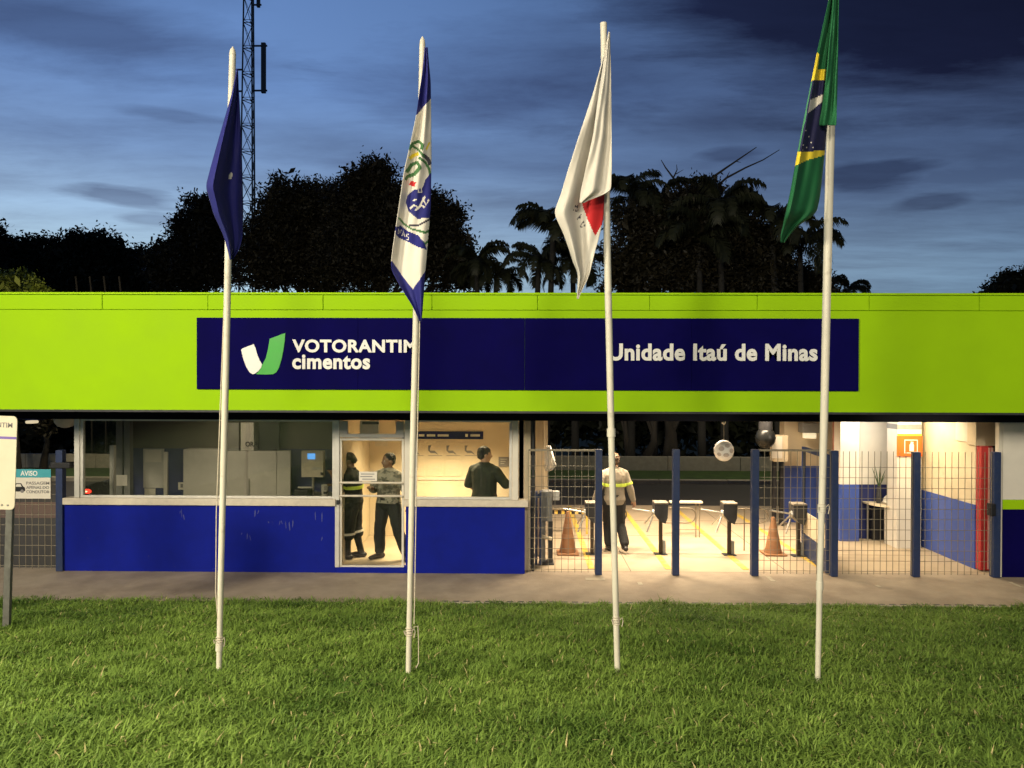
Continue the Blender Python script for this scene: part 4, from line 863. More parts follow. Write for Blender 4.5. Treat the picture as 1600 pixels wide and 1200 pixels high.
pat2 += [(C_([(150, 610), (158, 592), (180, 600), (172, 618)]), 3), (C_([(205, 620), (215, 590), (238, 560), (242, 740), (215, 742), (185, 745), (150, 715), (137, 680), (145, 650), (170, 630)]), 1)]
pat2 += [(stroke(C_(p), w), 0) for p, w in (([(155, 705), (170, 690), (190, 700), (215, 655)], 3), ([(175, 712), (200, 690), (212, 700)], 3), ([(205, 660), (218, 690), (230, 668)], 2.5), ([(188, 622), (200, 622), (200, 638), (188, 638), (188, 622)], 1.8), ([(165, 672), (182, 668)], 2))]
pat2 += [(C_([(97, 775), (118, 772), (150, 795), (190, 812), (210, 840), (222, 868), (188, 858), (150, 838), (110, 820), (97, 805)]), 1)]
pat2 += [(stroke(C_(p), 1.5), 0) for p in (([(106, 805), (108, 785), (116, 805), (119, 788)]), ([(122, 812), (128, 794), (135, 816)]), ([(150, 808), (141, 804), (142, 814), (150, 820), (148, 828), (140, 825)]))]
flag('white flag with navy ends and a green and navy coat of arms', ['f_white', 'f_navy', 'f_leaf', 'f_red', 'f_yellow', 'f_ink'], [dict(
    Lp=[(664, 74), (660, 113), (650.6, 179), (643, 215), (631, 269), (623, 324), (617, 364), (611.5, 404), (611.5, 422), (626, 448), (644, 477), (656.5, 502)],
    Rp=[(668, 74), (673, 128), (674, 246), (673, 324), (667.5, 391), (663, 442), (659, 502)],
    Y=PY2-.12, folds=1.15, amp=.04, pattern=pat2, base=0, nu=64, nv=260, ph=.62)], (668, 74), PY2-.09)
# white flag with red triangle
T3 = lambda pts: [(840+a*.4, 20+b*.4) for a, b in pts]
pat3 = [(T3([(172, 742), (262, 700), (262, 808), (225, 872), (205, 830)]), 1)]
pat3 += [(stroke(T3(p), 1.3), 2) for p in ([(165, 838), (180, 812)], [(165, 838), (186, 832)], [(186, 832), (176, 806)], [(155, 806), (172, 786)], [(155, 806), (166, 800)], [(163, 796), (172, 795)], [(140, 772), (148, 752), (158, 770), (150, 778)], [(145, 778), (158, 752)])]
flag('white flag with a red triangle hanging limp on the third pole', ['f_white', 'f_red', 'f_ink'], [
    dict(Lp=[(946, 78), (926, 148), (902, 220), (888, 264), (876, 304), (865.5, 332), (870, 343), (880, 364), (890, 392), (896, 412), (903, 425), (903, 440), (901.5, 467)],
         Rp=[(948, 78), (950, 150), (952, 240), (944, 308), (943, 340), (936, 372), (930, 392), (920, 432), (910, 452), (903, 467)],
         Y=PY3-.08, tilt=.10, folds=1.2, amp=.06, pattern=pat3, base=0, nv=220, ph=.3),
    dict(Lp=[(951, 50), (945, 85), (935, 150), (927, 210), (916, 260), (907, 300), (905, 317)], Rp=[(953, 50), (954.5, 116), (956, 260), (955, 296), (951, 303), (925, 310), (908, 317)],
         Y=PY3-.26, folds=1.1, amp=.045, pattern=[], base=0, nv=140, ph=.05)], (953, 50), PY3-.08)
# green flag with yellow lozenge and blue disc
T4 = lambda pts: [(1180+a/3, b/3) for a, b in pts]
pat4 = [(T4([(240, 440), (268, 370), (280, 372), (215, 715), (180, 720)]), 5), (T4([(262, 385), (280, 240), (300, 255), (291, 328), (345, 326), (345, 378), (268, 378)]), 1), (T4([(268, 376), (345, 376), (340, 716), (205, 716), (236, 560), (252, 470)]), 2),
        (T4([(246, 530), (258, 468), (325, 440), (322, 470), (262, 520)]), 3), (T4([(196, 714), (335, 704), (330, 726), (240, 752), (180, 782)]), 1)]
pat4 += [(ellp(1180+a/3, b/3, 1.0, 1.0, n=8), 3) for a, b in ((236, 610), (226, 660), (224, 682), (240, 690), (250, 640), (222, 705), (262, 668), (270, 690))]
flag('green flag with yellow lozenge and blue disc on the rightmost pole', ['f_green', 'f_yellow', 'f_blue', 'f_white', 'f_green', 'f_teal'], [
    dict(Lp=[(1303, -75), (1295, 0), (1277, 80), (1265, 140), (1247, 233), (1235, 300), (1219, 372), (1221, 379)],
         Rp=[(1306, -75), (1308, 0), (1300, 100), (1292, 200), (1288, 243), (1281, 308), (1275, 334), (1258, 345), (1246, 353), (1232, 370), (1224, 379)],
         Y=PY4-.09, tilt=.30, crest=.12, folds=1.3, amp=.04, pattern=pat4, base=0, nv=240, nu=50, ph=.45),
    dict(Lp=[(1306, -75), (1301, 0), (1296, 60), (1291, 120), (1284, 170), (1279, 196)], Rp=[(1308, -75), (1310.5, 0), (1309, 100), (1307, 190), (1306, 198)],
         Y=PY4-.19, folds=1.2, amp=.035, pattern=[], base=0, nv=140, ph=.1)], (1306, -75), PY4-.09)

# ================================================================== tall notice board at the left edge
p = lawn_at(9, 982); BY = p.y; bs = thing('notice_board', 'tall white notice board on a galvanised post at the left edge of the lawn', 'sign', (p.x, BY, p.z)); s_ = BY/1200
X0, Z0 = p.x, p.z; zb0, zb1 = at(10, 796, BY).z, at(10, 650, BY).z; xr = at(20, 720, BY).x-.02
bm_ = []
rad = .05
def rrect(x0, x1, z0, z1, r, n=6):
    return [(cx_+r*math.cos(R(a)), cz_+r*math.sin(R(a))) for cx_, cz_, a0 in ((x1-r, z1-r, 0), (x0+r, z1-r, 90), (x0+r, z0+r, 180), (x1-r, z0+r, 270)) for a in [a0+90*i/n for i in range(n+1)]]
MB().prism_y(rrect(xr-.62, xr, zb0, zb1, rad), BY-.012, BY).build('board', mat('cream board face', (.70, .64, .47), .45, var=.04, scale=5, dirt=((.5, .43, .3), 3, .55, .8, .4)), bs)
MB().box(X0-.045, X0+.03, BY+.002, BY+.05, Z0-.1, zb1-.1, bev=.006).build('post', 'barkpole', bs); MB().box(X0-.50, X0-.44, BY+.002, BY+.05, Z0-.05, zb1-.1, bev=.006).build('post', 'barkpole', bs)
zt2 = at(10, 668, BY).z; text('lettering', 'VOTORANTIM', xr-.05-.50, BY-.0125, zt2, .50, 'print_grey', bs, .002, .012)
zl = at(10, 684, BY).z; MB().box(xr-.619, xr-.001, BY-.0135, BY-.0121, zl-.014, zl+.014).build('stripe', 'violet', bs)
for x in (xr-.075, xr-.14): MB().lathe((x, BY-.0125, at(5, 789, BY).z), [(.011, 0), (.011, -.004)], 12, axis='y').build('bolt', 'steel', bs)
bs.rotation_euler = (0, R(1.9), 0)

# ================================================================== lattice tower
TY = 70.0; tw = thing('lattice_tower', 'slender steel lattice mast rising behind the first flagpole', 'tower', (AX(391, TY, 450), TY, 0))
xL, xR = at(379.5, 330, TY).x, at(402, 330, TY).x; uL, uR = at(383.5, 0, TY).x, at(398.5, 0, TY).x; zA, zB = AZ(330, TY, 391), AZ(0, TY, 391)
def leg_x(l, z): f = (z-zA)/(zB-zA); return (xL+(uL-xL)*f) if l else (xR+(uR-xR)*f)
ZT = zB+4
def corner(k, z):
    l, r = leg_x(1, z), leg_x(0, z); c, w = (l+r)/2, (r-l)/2
    return Vector(((l, TY-w, z), (r, TY-w, z), (c, TY+w*.9, z))[k])
for k in range(3): MB().tube([corner(k, z) for z in (0, zA, zB, ZT)], .075, 6).build('leg', 'tower', tw)
lv = list(np.arange(0, ZT, 2.35)); br = MB()
for z0_, z1_ in zip(lv[:-1], lv[1:]):
    for k in range(3):
        a, b = k, (k+1) % 3; br.tube([corner(a, z0_), corner(b, z1_)], .03, 4); br.tube([corner(b, z0_), corner(a, z1_)], .03, 4); br.tube([corner(a, z0_), corner(b, z0_)], .04, 4); br.tube([corner(a, z0_+.25), corner(b, z0_+.25)], .025, 4)
br.build('bracing', 'tower', tw, kind='stuff')
def antenna(px0, px1, py0, py1, mast_px):
    q = rect(px0, py0, px1, py1, TY); b = MB().box(q[0], q[1], TY-.7, TY-.4, q[2], q[3], bev=.05).build('antenna', 'tower', tw)
    for zz in (q[3]-.25, q[2]+.25): MB().tube([(AX(mast_px, TY, 100), TY-.5, zz), (q[1]+.1, TY-.5, zz)], .09, 6).build('bracket', 'tower', tw)
antenna(411.5, 418.5, 71, 149, 398); antenna(404.5, 409.5, -20, 16, 398); antenna(366, 370.5, 108, 150, 382)

# ================================================================== people
def remesh(mb, voxel, smooth_it=2, wrinkle=0., wscale=9.):
    me = bpy.data.meshes.new('tmp'); me.from_pydata(mb.v, [], mb.f); o = bpy.data.objects.new('tmp', me)
    m = o.modifiers.new('r', 'REMESH'); m.mode = 'VOXEL'; m.voxel_size = voxel; m.use_smooth_shade = True
    if smooth_it: sm = o.modifiers.new('s', 'SMOOTH'); sm.iterations = smooth_it; sm.factor = .5
    out = evaluated_mesh(o); bpy.data.meshes.remove(me)
    if wrinkle:
        n = len(out.vertices); nn = np.empty(n*3, np.float32); out.vertices.foreach_get('normal', nn); cc = np.empty(n*3, np.float32); out.vertices.foreach_get('co', cc); nn = nn.reshape(-1, 3); cc = cc.reshape(-1, 3)
        dsp = np.array([noise.noise((x*wscale, y*wscale, z*wscale*.7))+.5*noise.noise((x*wscale*2.3, y*wscale*2.3, z*wscale*1.7)) for x, y, z in cc.tolist()], np.float32)
        out.vertices.foreach_set('co', (cc+nn*dsp[:, None]*wrinkle).ravel())
    out.polygons.foreach_set('use_smooth', [True]*len(out.polygons)); out.update(); return out
def person(label, loc, heading, J, colors, k=1.0, sleeve='long', lean=0., head_yaw=0., head_pitch=0., band=False, blouse=False, hair='hair', belt=True, boot_top=.30, tuck=.93, broad=1.13):
    root = thing('person', label, 'person', loc); root.rotation_euler = (0, 0, heading); root.scale = (k*broad, k*broad, k)
    def w(p):
        x, y, z = p; return Vector((x, y+(max(0, z-.95))*math.tan(lean), z))
    D = dict(shL=(-.172, -.005, 1.385), shR=(.172, -.005, 1.385), elL=(-.235, -.03, 1.13), elR=(.235, -.03, 1.13), wrL=(-.25, .05, .89), wrR=(.25, .05, .89), hipL=(-.09, 0, .90), hipR=(.09, 0, .90), knL=(-.10, .02, .50), knR=(.10, .02, .50), anL=(-.11, -.02, .09), anR=(.11, -.02, .09), ftL=0., ftR=0.); D.update(J)
    P = {a: (w(b) if not isinstance(b, float) and a[:2] in ('sh', 'el', 'wr') else (Vector(b) if not isinstance(b, float) else b)) for a, b in D.items()}
    def torso(mb, g, z0, z1):
        rings = [(.84, .150, .105), (.93, .172, .122), (1.03, .160, .112), (1.15, .158, .112), (1.27, .172, .120), (1.37, .178, .112), (1.43, .135, .095), (1.475, .080, .075), (1.52, .058, .060)]
        rs = [r for r in rings if z0 <= r[0] <= z1]; n = 18; vs = []
        for z, rx, ry in rs:
            c = w((0, -.005, z))
            for j in range(n):
                q = 2*math.pi*j/n; ca, sa = math.cos(q), math.sin(q); f = (abs(ca)**2.5+abs(sa)**2.5)**(-1/2.5); vs.append(c+Vector(((rx+g)*ca*f, (ry+g)*sa*f, 0)))
        kk = len(rs); fs = [(i*n+j, i*n+(j+1) % n, (i+1)*n+(j+1) % n, (i+1)*n+j) for i in range(kk-1) for j in range(n)]+[tuple(range(n-1, -1, -1)), tuple(range((kk-1)*n, kk*n))]
        mb.add(vs, fs)
    def limb(mb, pts, rs, n=12):
        for a, b, r0, r1 in zip(pts[:-1], pts[1:], rs[:-1], rs[1:]): mb.tube([a, a.lerp(b, .5), b], [r0, (r0+r1)/2*1.03, r1], n)
        for p_, r in zip(pts, rs): mb.ell(p_, (r, r, r), nu=12, nv=8)
    # ---- body: one continuous skin
    b = MB(); torso(b, 0, .8, 1.6); hb = w((0, .005, 1.62)); hm = Matrix.Rotation(head_yaw, 3, 'Z') @ Matrix.Rotation(head_pitch, 3, 'X')
    nk = w((0, -.005, 1.46)); b.tube([nk, nk.lerp(hb, .5), hb], [.062, .056, .055], 12)
    H = lambda x, y, z: hb+hm @ Vector((x, y, z))
    b.ell(H(0, -.005, .035), (.076, .096, .098), mtx=hm, nu=20, nv=14); b.ell(H(0, .030, -.030), (.058, .062, .078), mtx=hm); b.ell(H(0, .052, -.075), (.036, .036, .030), mtx=hm)
    b.ell(H(0, .098, -.012), (.014, .020, .026), mtx=hm, nu=10, nv=7); b.tube([H(0, .085, .03), H(0, .100, -.01)], [.009, .012], 8)
    b.ell(H(0, .083, -.052), (.024, .012, .010), mtx=hm, nu=10, nv=7)
    for s2 in (-1, 1): b.ell(H(s2*.077, -.008, -.005), (.012, .022, .032), mtx=hm, nu=10, nv=7); b.ell(H(s2*.032, .078, .022), (.022, .014, .008), mtx=hm, nu=8, nv=6)
    for s2 in 'LR':
        limb(b, [P['sh'+s2], P['el'+s2], P['wr'+s2]], [.055, .043, .029]); limb(b, [P['hip'+s2], P['kn'+s2], P['an'+s2]], [.082, .055, .038])
        f = D['ft'+s2]; an = P['an'+s2]; d = Vector((math.sin(f), math.cos(f), 0)); b.tube([an+Vector((0, 0, -.05))-d*.05, an+Vector((0, 0, -.05))+d*.08, an+Vector((0, 0, -.06))+d*.17], [.036, .038, .026], 10)
        # hand: palm, four curled fingers, thumb from the side of the palm
        wr = P['wr'+s2]; a = (wr-P['el'+s2]).normalized(); sx_ = -1 if s2 == 'L' else 1
        side = a.cross(Vector((0, 0, 1)));
        if side.length < .2: side = Vector((0, 1, 0))
        side.normalize(); nrm = side.cross(a).normalized()
        hm2 = Matrix((side, a, nrm)).transposed(); b.ell(wr+a*.045, (.040, .052, .017), mtx=hm2, nu=12, nv=8)
        for fi, (o_, ln) in enumerate(((-.028, .068), (-.009, .078), (.010, .072), (.027, .056))):
            p0 = wr+a*.072+side*o_; p1 = p0+(a*.9-nrm*.35)*ln*.45; p2 = p1+(a*.6-nrm*.8)*ln*.33; p3 = p2+(a*.2-nrm*.95)*ln*.25
            b.tube([p0, p1, p2, p3], [.0098, .0092, .0084, .0065], 7)
        tb = wr+a*.022-side*.032*sx_; b.tube([tb, tb+a*.035-side*.022*sx_-nrm*.01, tb+a*.062-side*.018*sx_-nrm*.022], [.0125, .011, .008], 7)
    def put(name, me, m): me.materials.append(M[m]); o = link(name, me, root); return o
    put('body', remesh(b, .0072, 1), colors['skin'])
    e = MB()
    for s2 in (-1, 1): e.ell(H(s2*.031, .079, .013), (.012, .010, .008), mtx=hm, nu=10, nv=7)
    put('eyes', remesh(e, .003, 0), 'white')
    hr = MB(); hr.ell(H(0, -.018, .052), (.084, .098, .093), mtx=hm, nu=20, nv=14); hr.ell(H(0, -.052, .0), (.070, .060, .075), mtx=hm, nu=16, nv=10); put('hair', remesh(hr, .007, 1, .006, 40), hair)
    # ---- clothes
    t = MB(); torso(t, .018, tuck, 1.48); cn = w((0, -.005, 1.455)); t.tube([cn, cn+Vector((0, 0, .065))], [.090, .070], 14)
    for s2 in 'LR':
        s_, e_, w_ = P['sh'+s2], P['el'+s2], P['wr'+s2]
        if sleeve == 'long': nb_ = w((s_.x*.35, -.005, 1.455)); limb(t, [nb_, s_], [.060, .074]); limb(t, [s_, e_, e_.lerp(w_, .93)], [.076, .064, .050])
        else: nb_ = w((s_.x*.35, -.005, 1.455)); limb(t, [nb_, s_], [.060, .074]); limb(t, [s_, s_.lerp(e_, .55), s_.lerp(e_, .98)], [.077, .073, .072])
    put('shirt', remesh(t, .0085, 2, .007, 11), colors['shirt'])
    tr_ = MB(); torso(tr_, .012, .8, 1.04)
    for s2 in 'LR':
        h_, k_, a_ = P['hip'+s2], P['kn'+s2], P['an'+s2]
        if blouse: limb(tr_, [h_, h_.lerp(k_, .5), k_, k_.lerp(a_, .22), k_.lerp(a_, .34)], [.115, .108, .104, .108, .070])
        else: limb(tr_, [h_, h_.lerp(k_, .5), k_, k_.lerp(a_, .88)], [.112, .098, .084, .078])
    put('trousers', remesh(tr_, .0085, 2, .008, 10), colors['trousers'])
    for s2 in 'LR':
        bt = MB(); k_, a_ = P['kn'+s2], P['an'+s2]; f = D['ft'+s2]; d = Vector((math.sin(f), math.cos(f), 0)); top = a_.lerp(k_, (boot_top-.09)/.41)
        bt.tube([top, a_.lerp(top, .5), a_], [.062, .052, .050], 12); bt.ell(a_, (.052,)*3)
        q0, q1, q2 = a_+Vector((0, 0, -.045))-d*.045, a_+Vector((0, 0, -.045))+d*.07, a_+Vector((0, 0, -.055))+d*.165
        bt.tube([q0, q1, q2], [.044, .046, .034], 12); bt.ell(q2, (.036, .036, .034)); bt.ell(q0, (.044,)*3)
        put('boot', remesh(bt, .008, 2), 'boot')
    if blouse:
        for s2 in 'LR':
            k_, a_ = P['kn'+s2], P['an'+s2]; c = k_.lerp(a_, .17); d = (a_-k_).normalized(); st = MB().tube([c-d*.018, c+d*.018], [.113, .113], 16); me = bpy.data.meshes.new('reflective_strip'); me.from_pydata(st.v, [], st.f); put('reflective_strip', me, 'stone')
    if belt: be = MB(); n = 20; c = w((0, -.005, .985)); be.add([c+Vector(((.183+g)*math.cos(q), (.133+g)*math.sin(q), z)) for z in (0, .04) for g in (0,) for q in np.linspace(0, 2*math.pi, n, endpoint=False)], [(j, (j+1) % n, (j+1) % n+n, j+n) for j in range(n)]); me = bpy.data.meshes.new('belt'); me.from_pydata(be.v, [], be.f); o = put('belt', me, 'boot'); md = o.modifiers.new('t', 'SOLIDIFY'); md.thickness = .006
    if band:
        be = MB(); n = 24; z = band; c = w((0, -.005, z))
        be.add([c+Vector((.207*math.cos(q)*f, .152*math.sin(q)*f, dz)) for dz in (0, .055) for q in np.linspace(0, 2*math.pi, n, endpoint=False) for f in [(abs(math.cos(q))**2.5+abs(math.sin(q))**2.5)**(-1/2.5)]], [(j, (j+1) % n, (j+1) % n+n, j+n) for j in range(n)])
        me = bpy.data.meshes.new('reflective_band'); me.from_pydata(be.v, [], be.f); o = put('reflective_band', me, 'bandyellow'); md = o.modifiers.new('t', 'SOLIDIFY'); md.thickness = .006
        for s2 in 'LR':
            a = P['sh'+s2].lerp(P['el'+s2], .72); d = (P['el'+s2]-P['sh'+s2]).normalized(); me2 = MB().tube([a-d*.02, a+d*.02], [.083, .081], 14); me = bpy.data.meshes.new('reflective_band'); me.from_pydata(me2.v, [], me2.f); put('reflective_band', me, 'bandyellow')
    return root
FL = .08
g1 = person('guard in black uniform looking down at a phone behind the glass door', (at(552, 875, 12.75).x, 12.75, FL), R(86), dict(elR=(.21, .10, 1.16), wrR=(.10, .33, 1.20), elL=(-.22, .12, 1.17), wrL=(-.06, .27, 1.40), knL=(-.09, .06, .5), anL=(-.09, .06, .09), knR=(.09, .0, .5), anR=(.09, -.09, .09)),
       dict(skin='skin', shirt='cloth_black', trousers='cloth_black'), k=1.0, sleeve='short', lean=R(4), head_pitch=R(-32), band=1.17, blouse=True, boot_top=.36)
ph_ = at(536, 744, 12.72); o = MB().box(ph_.x-.03, ph_.x+.02, 12.66, 12.74, ph_.z-.05, ph_.z+.07, bev=.006).build('phone', 'dark', loc=ph_); o['label'] = 'dark phone held up by the guard in black'; o['category'] = 'phone'
person('guard in mottled grey shirt standing with legs apart behind the glass door', (at(607, 875, 12.75).x, 12.75, FL), R(158), dict(elL=(-.27, -.05, 1.14), wrL=(-.30, -.05, .88), elR=(.25, .02, 1.14), wrR=(.18, .20, 1.20), knL=(-.20, .06, .5), anL=(-.30, -.02, .09), knR=(.12, .05, .50), anR=(.13, .03, .09), ftL=R(-30), ftR=R(20)),
       dict(skin='skin', shirt='camo', trousers='cloth_black'), k=1.0, sleeve='short', head_yaw=R(-30), boot_top=.34)
person('man in dark green shirt seen from behind at the office counter', (at(757, 780, 12.85).x, 12.85, FL), R(-28), dict(elR=(.28, .12, 1.16), wrR=(.30, .36, 1.13), elL=(-.27, .02, 1.14), wrL=(-.20, .18, .98)),
       dict(skin='skin2', shirt='cloth_green', trousers='cloth_black'), k=1.06, sleeve='short', head_yaw=R(-38), head_pitch=R(-6))
gp_ = ground0(957, 861)
person('man in pale grey work clothes with lime band walking away past the turnstile', (gp_.x+.03, gp_.y, 0), R(6), dict(elL=(-.27, -.06, 1.14), wrL=(-.33, .06, .92), elR=(.26, -.03, 1.14), wrR=(.34, .03, .90), knL=(-.09, .10, .5), anL=(-.08, .05, .09), knR=(.11, .02, .48), anR=(.14, -.22, .14)),
       dict(skin='skin2', shirt='cloth_grey', trousers='cloth_black'), k=1.0, sleeve='long', tuck=.8, broad=1.04, band=1.17, hair='hair2', head_yaw=R(12))

# ================================================================== car seen through the left window
cx0, cy0 = AX(137, 15.2, 765), 15.9
car = thing('parked_car', 'dark car with a glowing red tail light behind the dim office', 'car', (cx0+2, cy0, 0))
prof = [(0, .45), (.02, .92), (.25, 1.0), (.75, 1.03), (1.35, 1.42), (2.35, 1.44), (3.05, 1.02), (3.9, .92), (4.15, .75), (4.18, .40), (3.9, .28), (.2, .28)]
MB().prism_y([(cx0+a, z) for a, z in prof], cy0-.82, cy0+.82).build('body', 'carpaint', car)
MB().prism_y([(cx0+a, z) for a, z in [(.98, 1.05), (1.42, 1.36), (2.3, 1.38), (2.8, 1.05)]], cy0-.835, cy0-.822).build('window', mat('car glass', (.01, .01, .012), .05), car)
for x in (.8, 3.35):
    for sgn in (-1, 1):
        wv = MB().lathe((cx0+x, cy0+sgn*.72, .31), [(.22, -.1), (.31, -.08), (.31, .08), (.22, .1)], 20, axis='y').build('wheel', 'rubber', car, smooth=True); MB().lathe((cx0+x, cy0+sgn*.80, .31), [(.19, -.03), (.19, .035)], 16, axis='y').build('rim', 'steel', wv, smooth=True)
for sgn in (-1, 1):
    tl = MB().ell((cx0+.06, cy0+sgn*.70, .82), (.13, .16, .075)).build('tail_light', 'tail', car, smooth=True); MB().ell((cx0+.05, cy0+sgn*.72, .82), (.075, .155, .032)).build('bulb', 'tail_core', tl, smooth=True)

# ================================================================== low wall, trees, palms beyond the yard
lw = thing('low_wall', 'long low pale wall behind the grass verge beyond the road', 'wall', (0, 25.6, 0))
for i in range(30): x = -36+i*2.4; MB().box(x, x+2.385, 25.6, 25.78, 0, .48+random.uniform(-.006, .006), bev=.012).build('panel', 'kerb', lw)
def leaves(n_clumps, per, lobes, size, spread, flat_=.8, shell=(.55, 1.05)):
    vol = np.array([r[0]*r[1]*r[2] for _, r in lobes])**(2/3); idx = RNG.choice(len(lobes), n_clumps, p=vol/vol.sum())
    C = np.array([c for c, _ in lobes])[idx]; Rr = np.array([r for _, r in lobes])[idx]
    d = RNG.normal(size=(n_clumps, 3)); d /= np.linalg.norm(d, axis=1)[:, None]
    rad = RNG.uniform(shell[0], shell[1], n_clumps)[:, None]
    cc = C+d*Rr*rad; P = np.repeat(cc, per, 0)+RNG.normal(size=(n_clumps*per, 3))*spread*np.array([1, 1, flat_])
    n = len(P); a = RNG.normal(size=(n, 3)); a /= np.linalg.norm(a, axis=1)[:, None]; b = np.cross(a, RNG.normal(size=(n, 3))); b /= np.linalg.norm(b, axis=1)[:, None]
    s = size*RNG.uniform(.6, 1.35, n)[:, None]
    V = np.stack([P-a*s, P+b*s*.42+a*s*.1, P+a*s, P-b*s*.42+a*s*.1], 1).reshape(-1, 3)
    return V
def quads(V, name, m, parent=None, loc=None, **k):
    off = origin_of(parent) if parent else Vector(loc); n = len(V)//4; me = bpy.data.meshes.new(name); V = V-np.array(off)
    me.vertices.add(len(V)); me.vertices.foreach_set('co', V.ravel()); me.loops.add(len(V)); me.loops.foreach_set('vertex_index', np.arange(len(V), dtype=np.int32))
    me.polygons.add(n); me.polygons.foreach_set('loop_start', np.arange(0, len(V), 4, dtype=np.int32)); me.materials.append(M[m]); me.update(calc_edges=True); me.validate()
    return link(name, me, parent, None if parent else off, **k)
def tree(name, label, Y, lobes_px, base_px, n, size, m='leaf', spread=.38, group=None, trunk_r=.2, top_py=None, per=24, cat='tree', lean=None):
    s = 1200/Y; L = []
    for px, py, r in lobes_px:
        c = at(px, py, Y+random.uniform(-.6, .6)); L.append(((c.x, c.y, c.z), (r/s, r/s*.9, r/s*.9)))
    main = list(L)
    for (c, r) in main:
        for k in range(6):
            a = random.uniform(0, 2*math.pi); b = random.uniform(-.5, .5); f = random.uniform(.85, 1.12); q = r[0]*random.uniform(.13, .36)
            L.append(((c[0]+math.cos(a)*r[0]*f, c[1]+b*r[1], c[2]+math.sin(a)*r[2]*f), (q*1.2, q, q*.85)))
    bx = AX(base_px, Y, 700); t = thing(name, label, cat, (bx, Y, 0), group)
    zt_ = min(c[2] for c, r in L); top = max(main, key=lambda q: q[1][0]); tb = MB(); hz_ = max(1.0, zt_-.5)
    end = Vector(top[0]) if lean is None else Vector((AX(lean[0], Y, lean[1]), Y, AZ(lean[1], Y, lean[0])))
    mid = Vector((bx, Y, 0)).lerp(end, .55)+Vector((random.uniform(-.2, .2), 0, 0))
    tb.tube([(bx, Y, -.05), (bx+(mid.x-bx)*.3, Y, mid.z*.4), mid, end], [trunk_r*1.25, trunk_r, trunk_r*.75, trunk_r*.3], 10)
    for c, r in main:
        st = mid.lerp(end, random.uniform(0, .6)); c = Vector(c); tb.tube([st, st.lerp(c, .5)+Vector((0, 0, .3)), c+Vector((0, 0, r[2]*.5))], [trunk_r*.45, trunk_r*.28, .02], 6)
    tb.build('trunk', 'bark', t, smooth=True)
    V = leaves(int(n*1.9)//per, per, L, size*.66, spread*.72, shell=(.5, 1.08))
    core = leaves(n//per//4, per, main, size*1.6, spread, shell=(.0, .55))
    quads(np.concatenate([V, core]), 'crown', m, t)
    return t
FT = 'distant trees along the left skyline'
for i, (px, py, r, lab) in enumerate(((-15, 388, 36, 'distant tree at the left picture edge, dense and round'), (45, 404, 34, 'distant tree with two low bumps left of the tall treeline dip'), (105, 402, 36, 'distant tree in the middle of the left skyline'), (160, 396, 36, 'distant round-topped tree highest in the left skyline middle'), (212, 424, 36, 'distant tree sloping down beside the airy dark tree'))):
    tree('distant_tree', lab, 58, [(px, py, r), (px-24, py+28, r*.8), (px+24, py+25, r*.8), (px, py+60, r*1.1)], px, 9000, .26, 'leaf_far', .5, FT, .3)
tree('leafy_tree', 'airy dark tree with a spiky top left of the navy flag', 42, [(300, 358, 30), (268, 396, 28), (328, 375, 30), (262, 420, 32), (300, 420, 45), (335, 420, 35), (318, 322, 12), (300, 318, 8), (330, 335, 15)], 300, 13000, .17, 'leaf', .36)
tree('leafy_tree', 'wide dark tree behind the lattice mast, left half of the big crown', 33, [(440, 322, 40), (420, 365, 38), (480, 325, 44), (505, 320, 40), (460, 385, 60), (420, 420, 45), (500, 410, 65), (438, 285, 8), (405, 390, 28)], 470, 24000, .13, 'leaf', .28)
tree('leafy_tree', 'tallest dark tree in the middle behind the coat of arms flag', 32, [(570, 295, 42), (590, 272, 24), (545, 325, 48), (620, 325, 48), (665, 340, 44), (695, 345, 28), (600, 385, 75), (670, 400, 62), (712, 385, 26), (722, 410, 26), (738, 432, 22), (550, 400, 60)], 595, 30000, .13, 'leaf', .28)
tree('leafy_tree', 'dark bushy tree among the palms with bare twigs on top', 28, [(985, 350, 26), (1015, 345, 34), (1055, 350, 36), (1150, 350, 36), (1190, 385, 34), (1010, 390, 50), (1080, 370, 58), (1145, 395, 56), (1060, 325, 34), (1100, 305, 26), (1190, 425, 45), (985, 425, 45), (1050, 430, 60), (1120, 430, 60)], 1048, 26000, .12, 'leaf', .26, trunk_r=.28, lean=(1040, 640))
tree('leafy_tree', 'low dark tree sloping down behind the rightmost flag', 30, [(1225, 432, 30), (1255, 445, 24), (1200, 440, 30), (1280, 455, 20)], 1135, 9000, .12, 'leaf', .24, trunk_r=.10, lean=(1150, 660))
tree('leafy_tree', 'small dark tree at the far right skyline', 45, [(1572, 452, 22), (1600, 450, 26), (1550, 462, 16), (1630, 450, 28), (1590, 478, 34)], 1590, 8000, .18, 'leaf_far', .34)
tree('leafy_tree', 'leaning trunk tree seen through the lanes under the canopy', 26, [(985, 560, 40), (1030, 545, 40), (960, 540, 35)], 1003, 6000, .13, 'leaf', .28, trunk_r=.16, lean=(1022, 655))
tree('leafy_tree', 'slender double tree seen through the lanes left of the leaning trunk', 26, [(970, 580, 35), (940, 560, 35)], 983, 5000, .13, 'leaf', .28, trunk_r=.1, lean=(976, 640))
tree('young_tree', 'young forked tree in front of the low wall at the left', 25, [(60, 640, 30), (85, 630, 28), (45, 620, 28), (75, 600, 35)], 67, 4000, .11, 'leaf', .24, trunk_r=.11, lean=(64, 655))
tree('shrub', 'yellow green lit tree top rising over the canopy at left', 24, [(8, 444, 15), (32, 442, 16), (52, 452, 13), (20, 470, 22), (45, 475, 22)], 30, 5000, .09, 'leaf_lit', .16, trunk_r=.08)
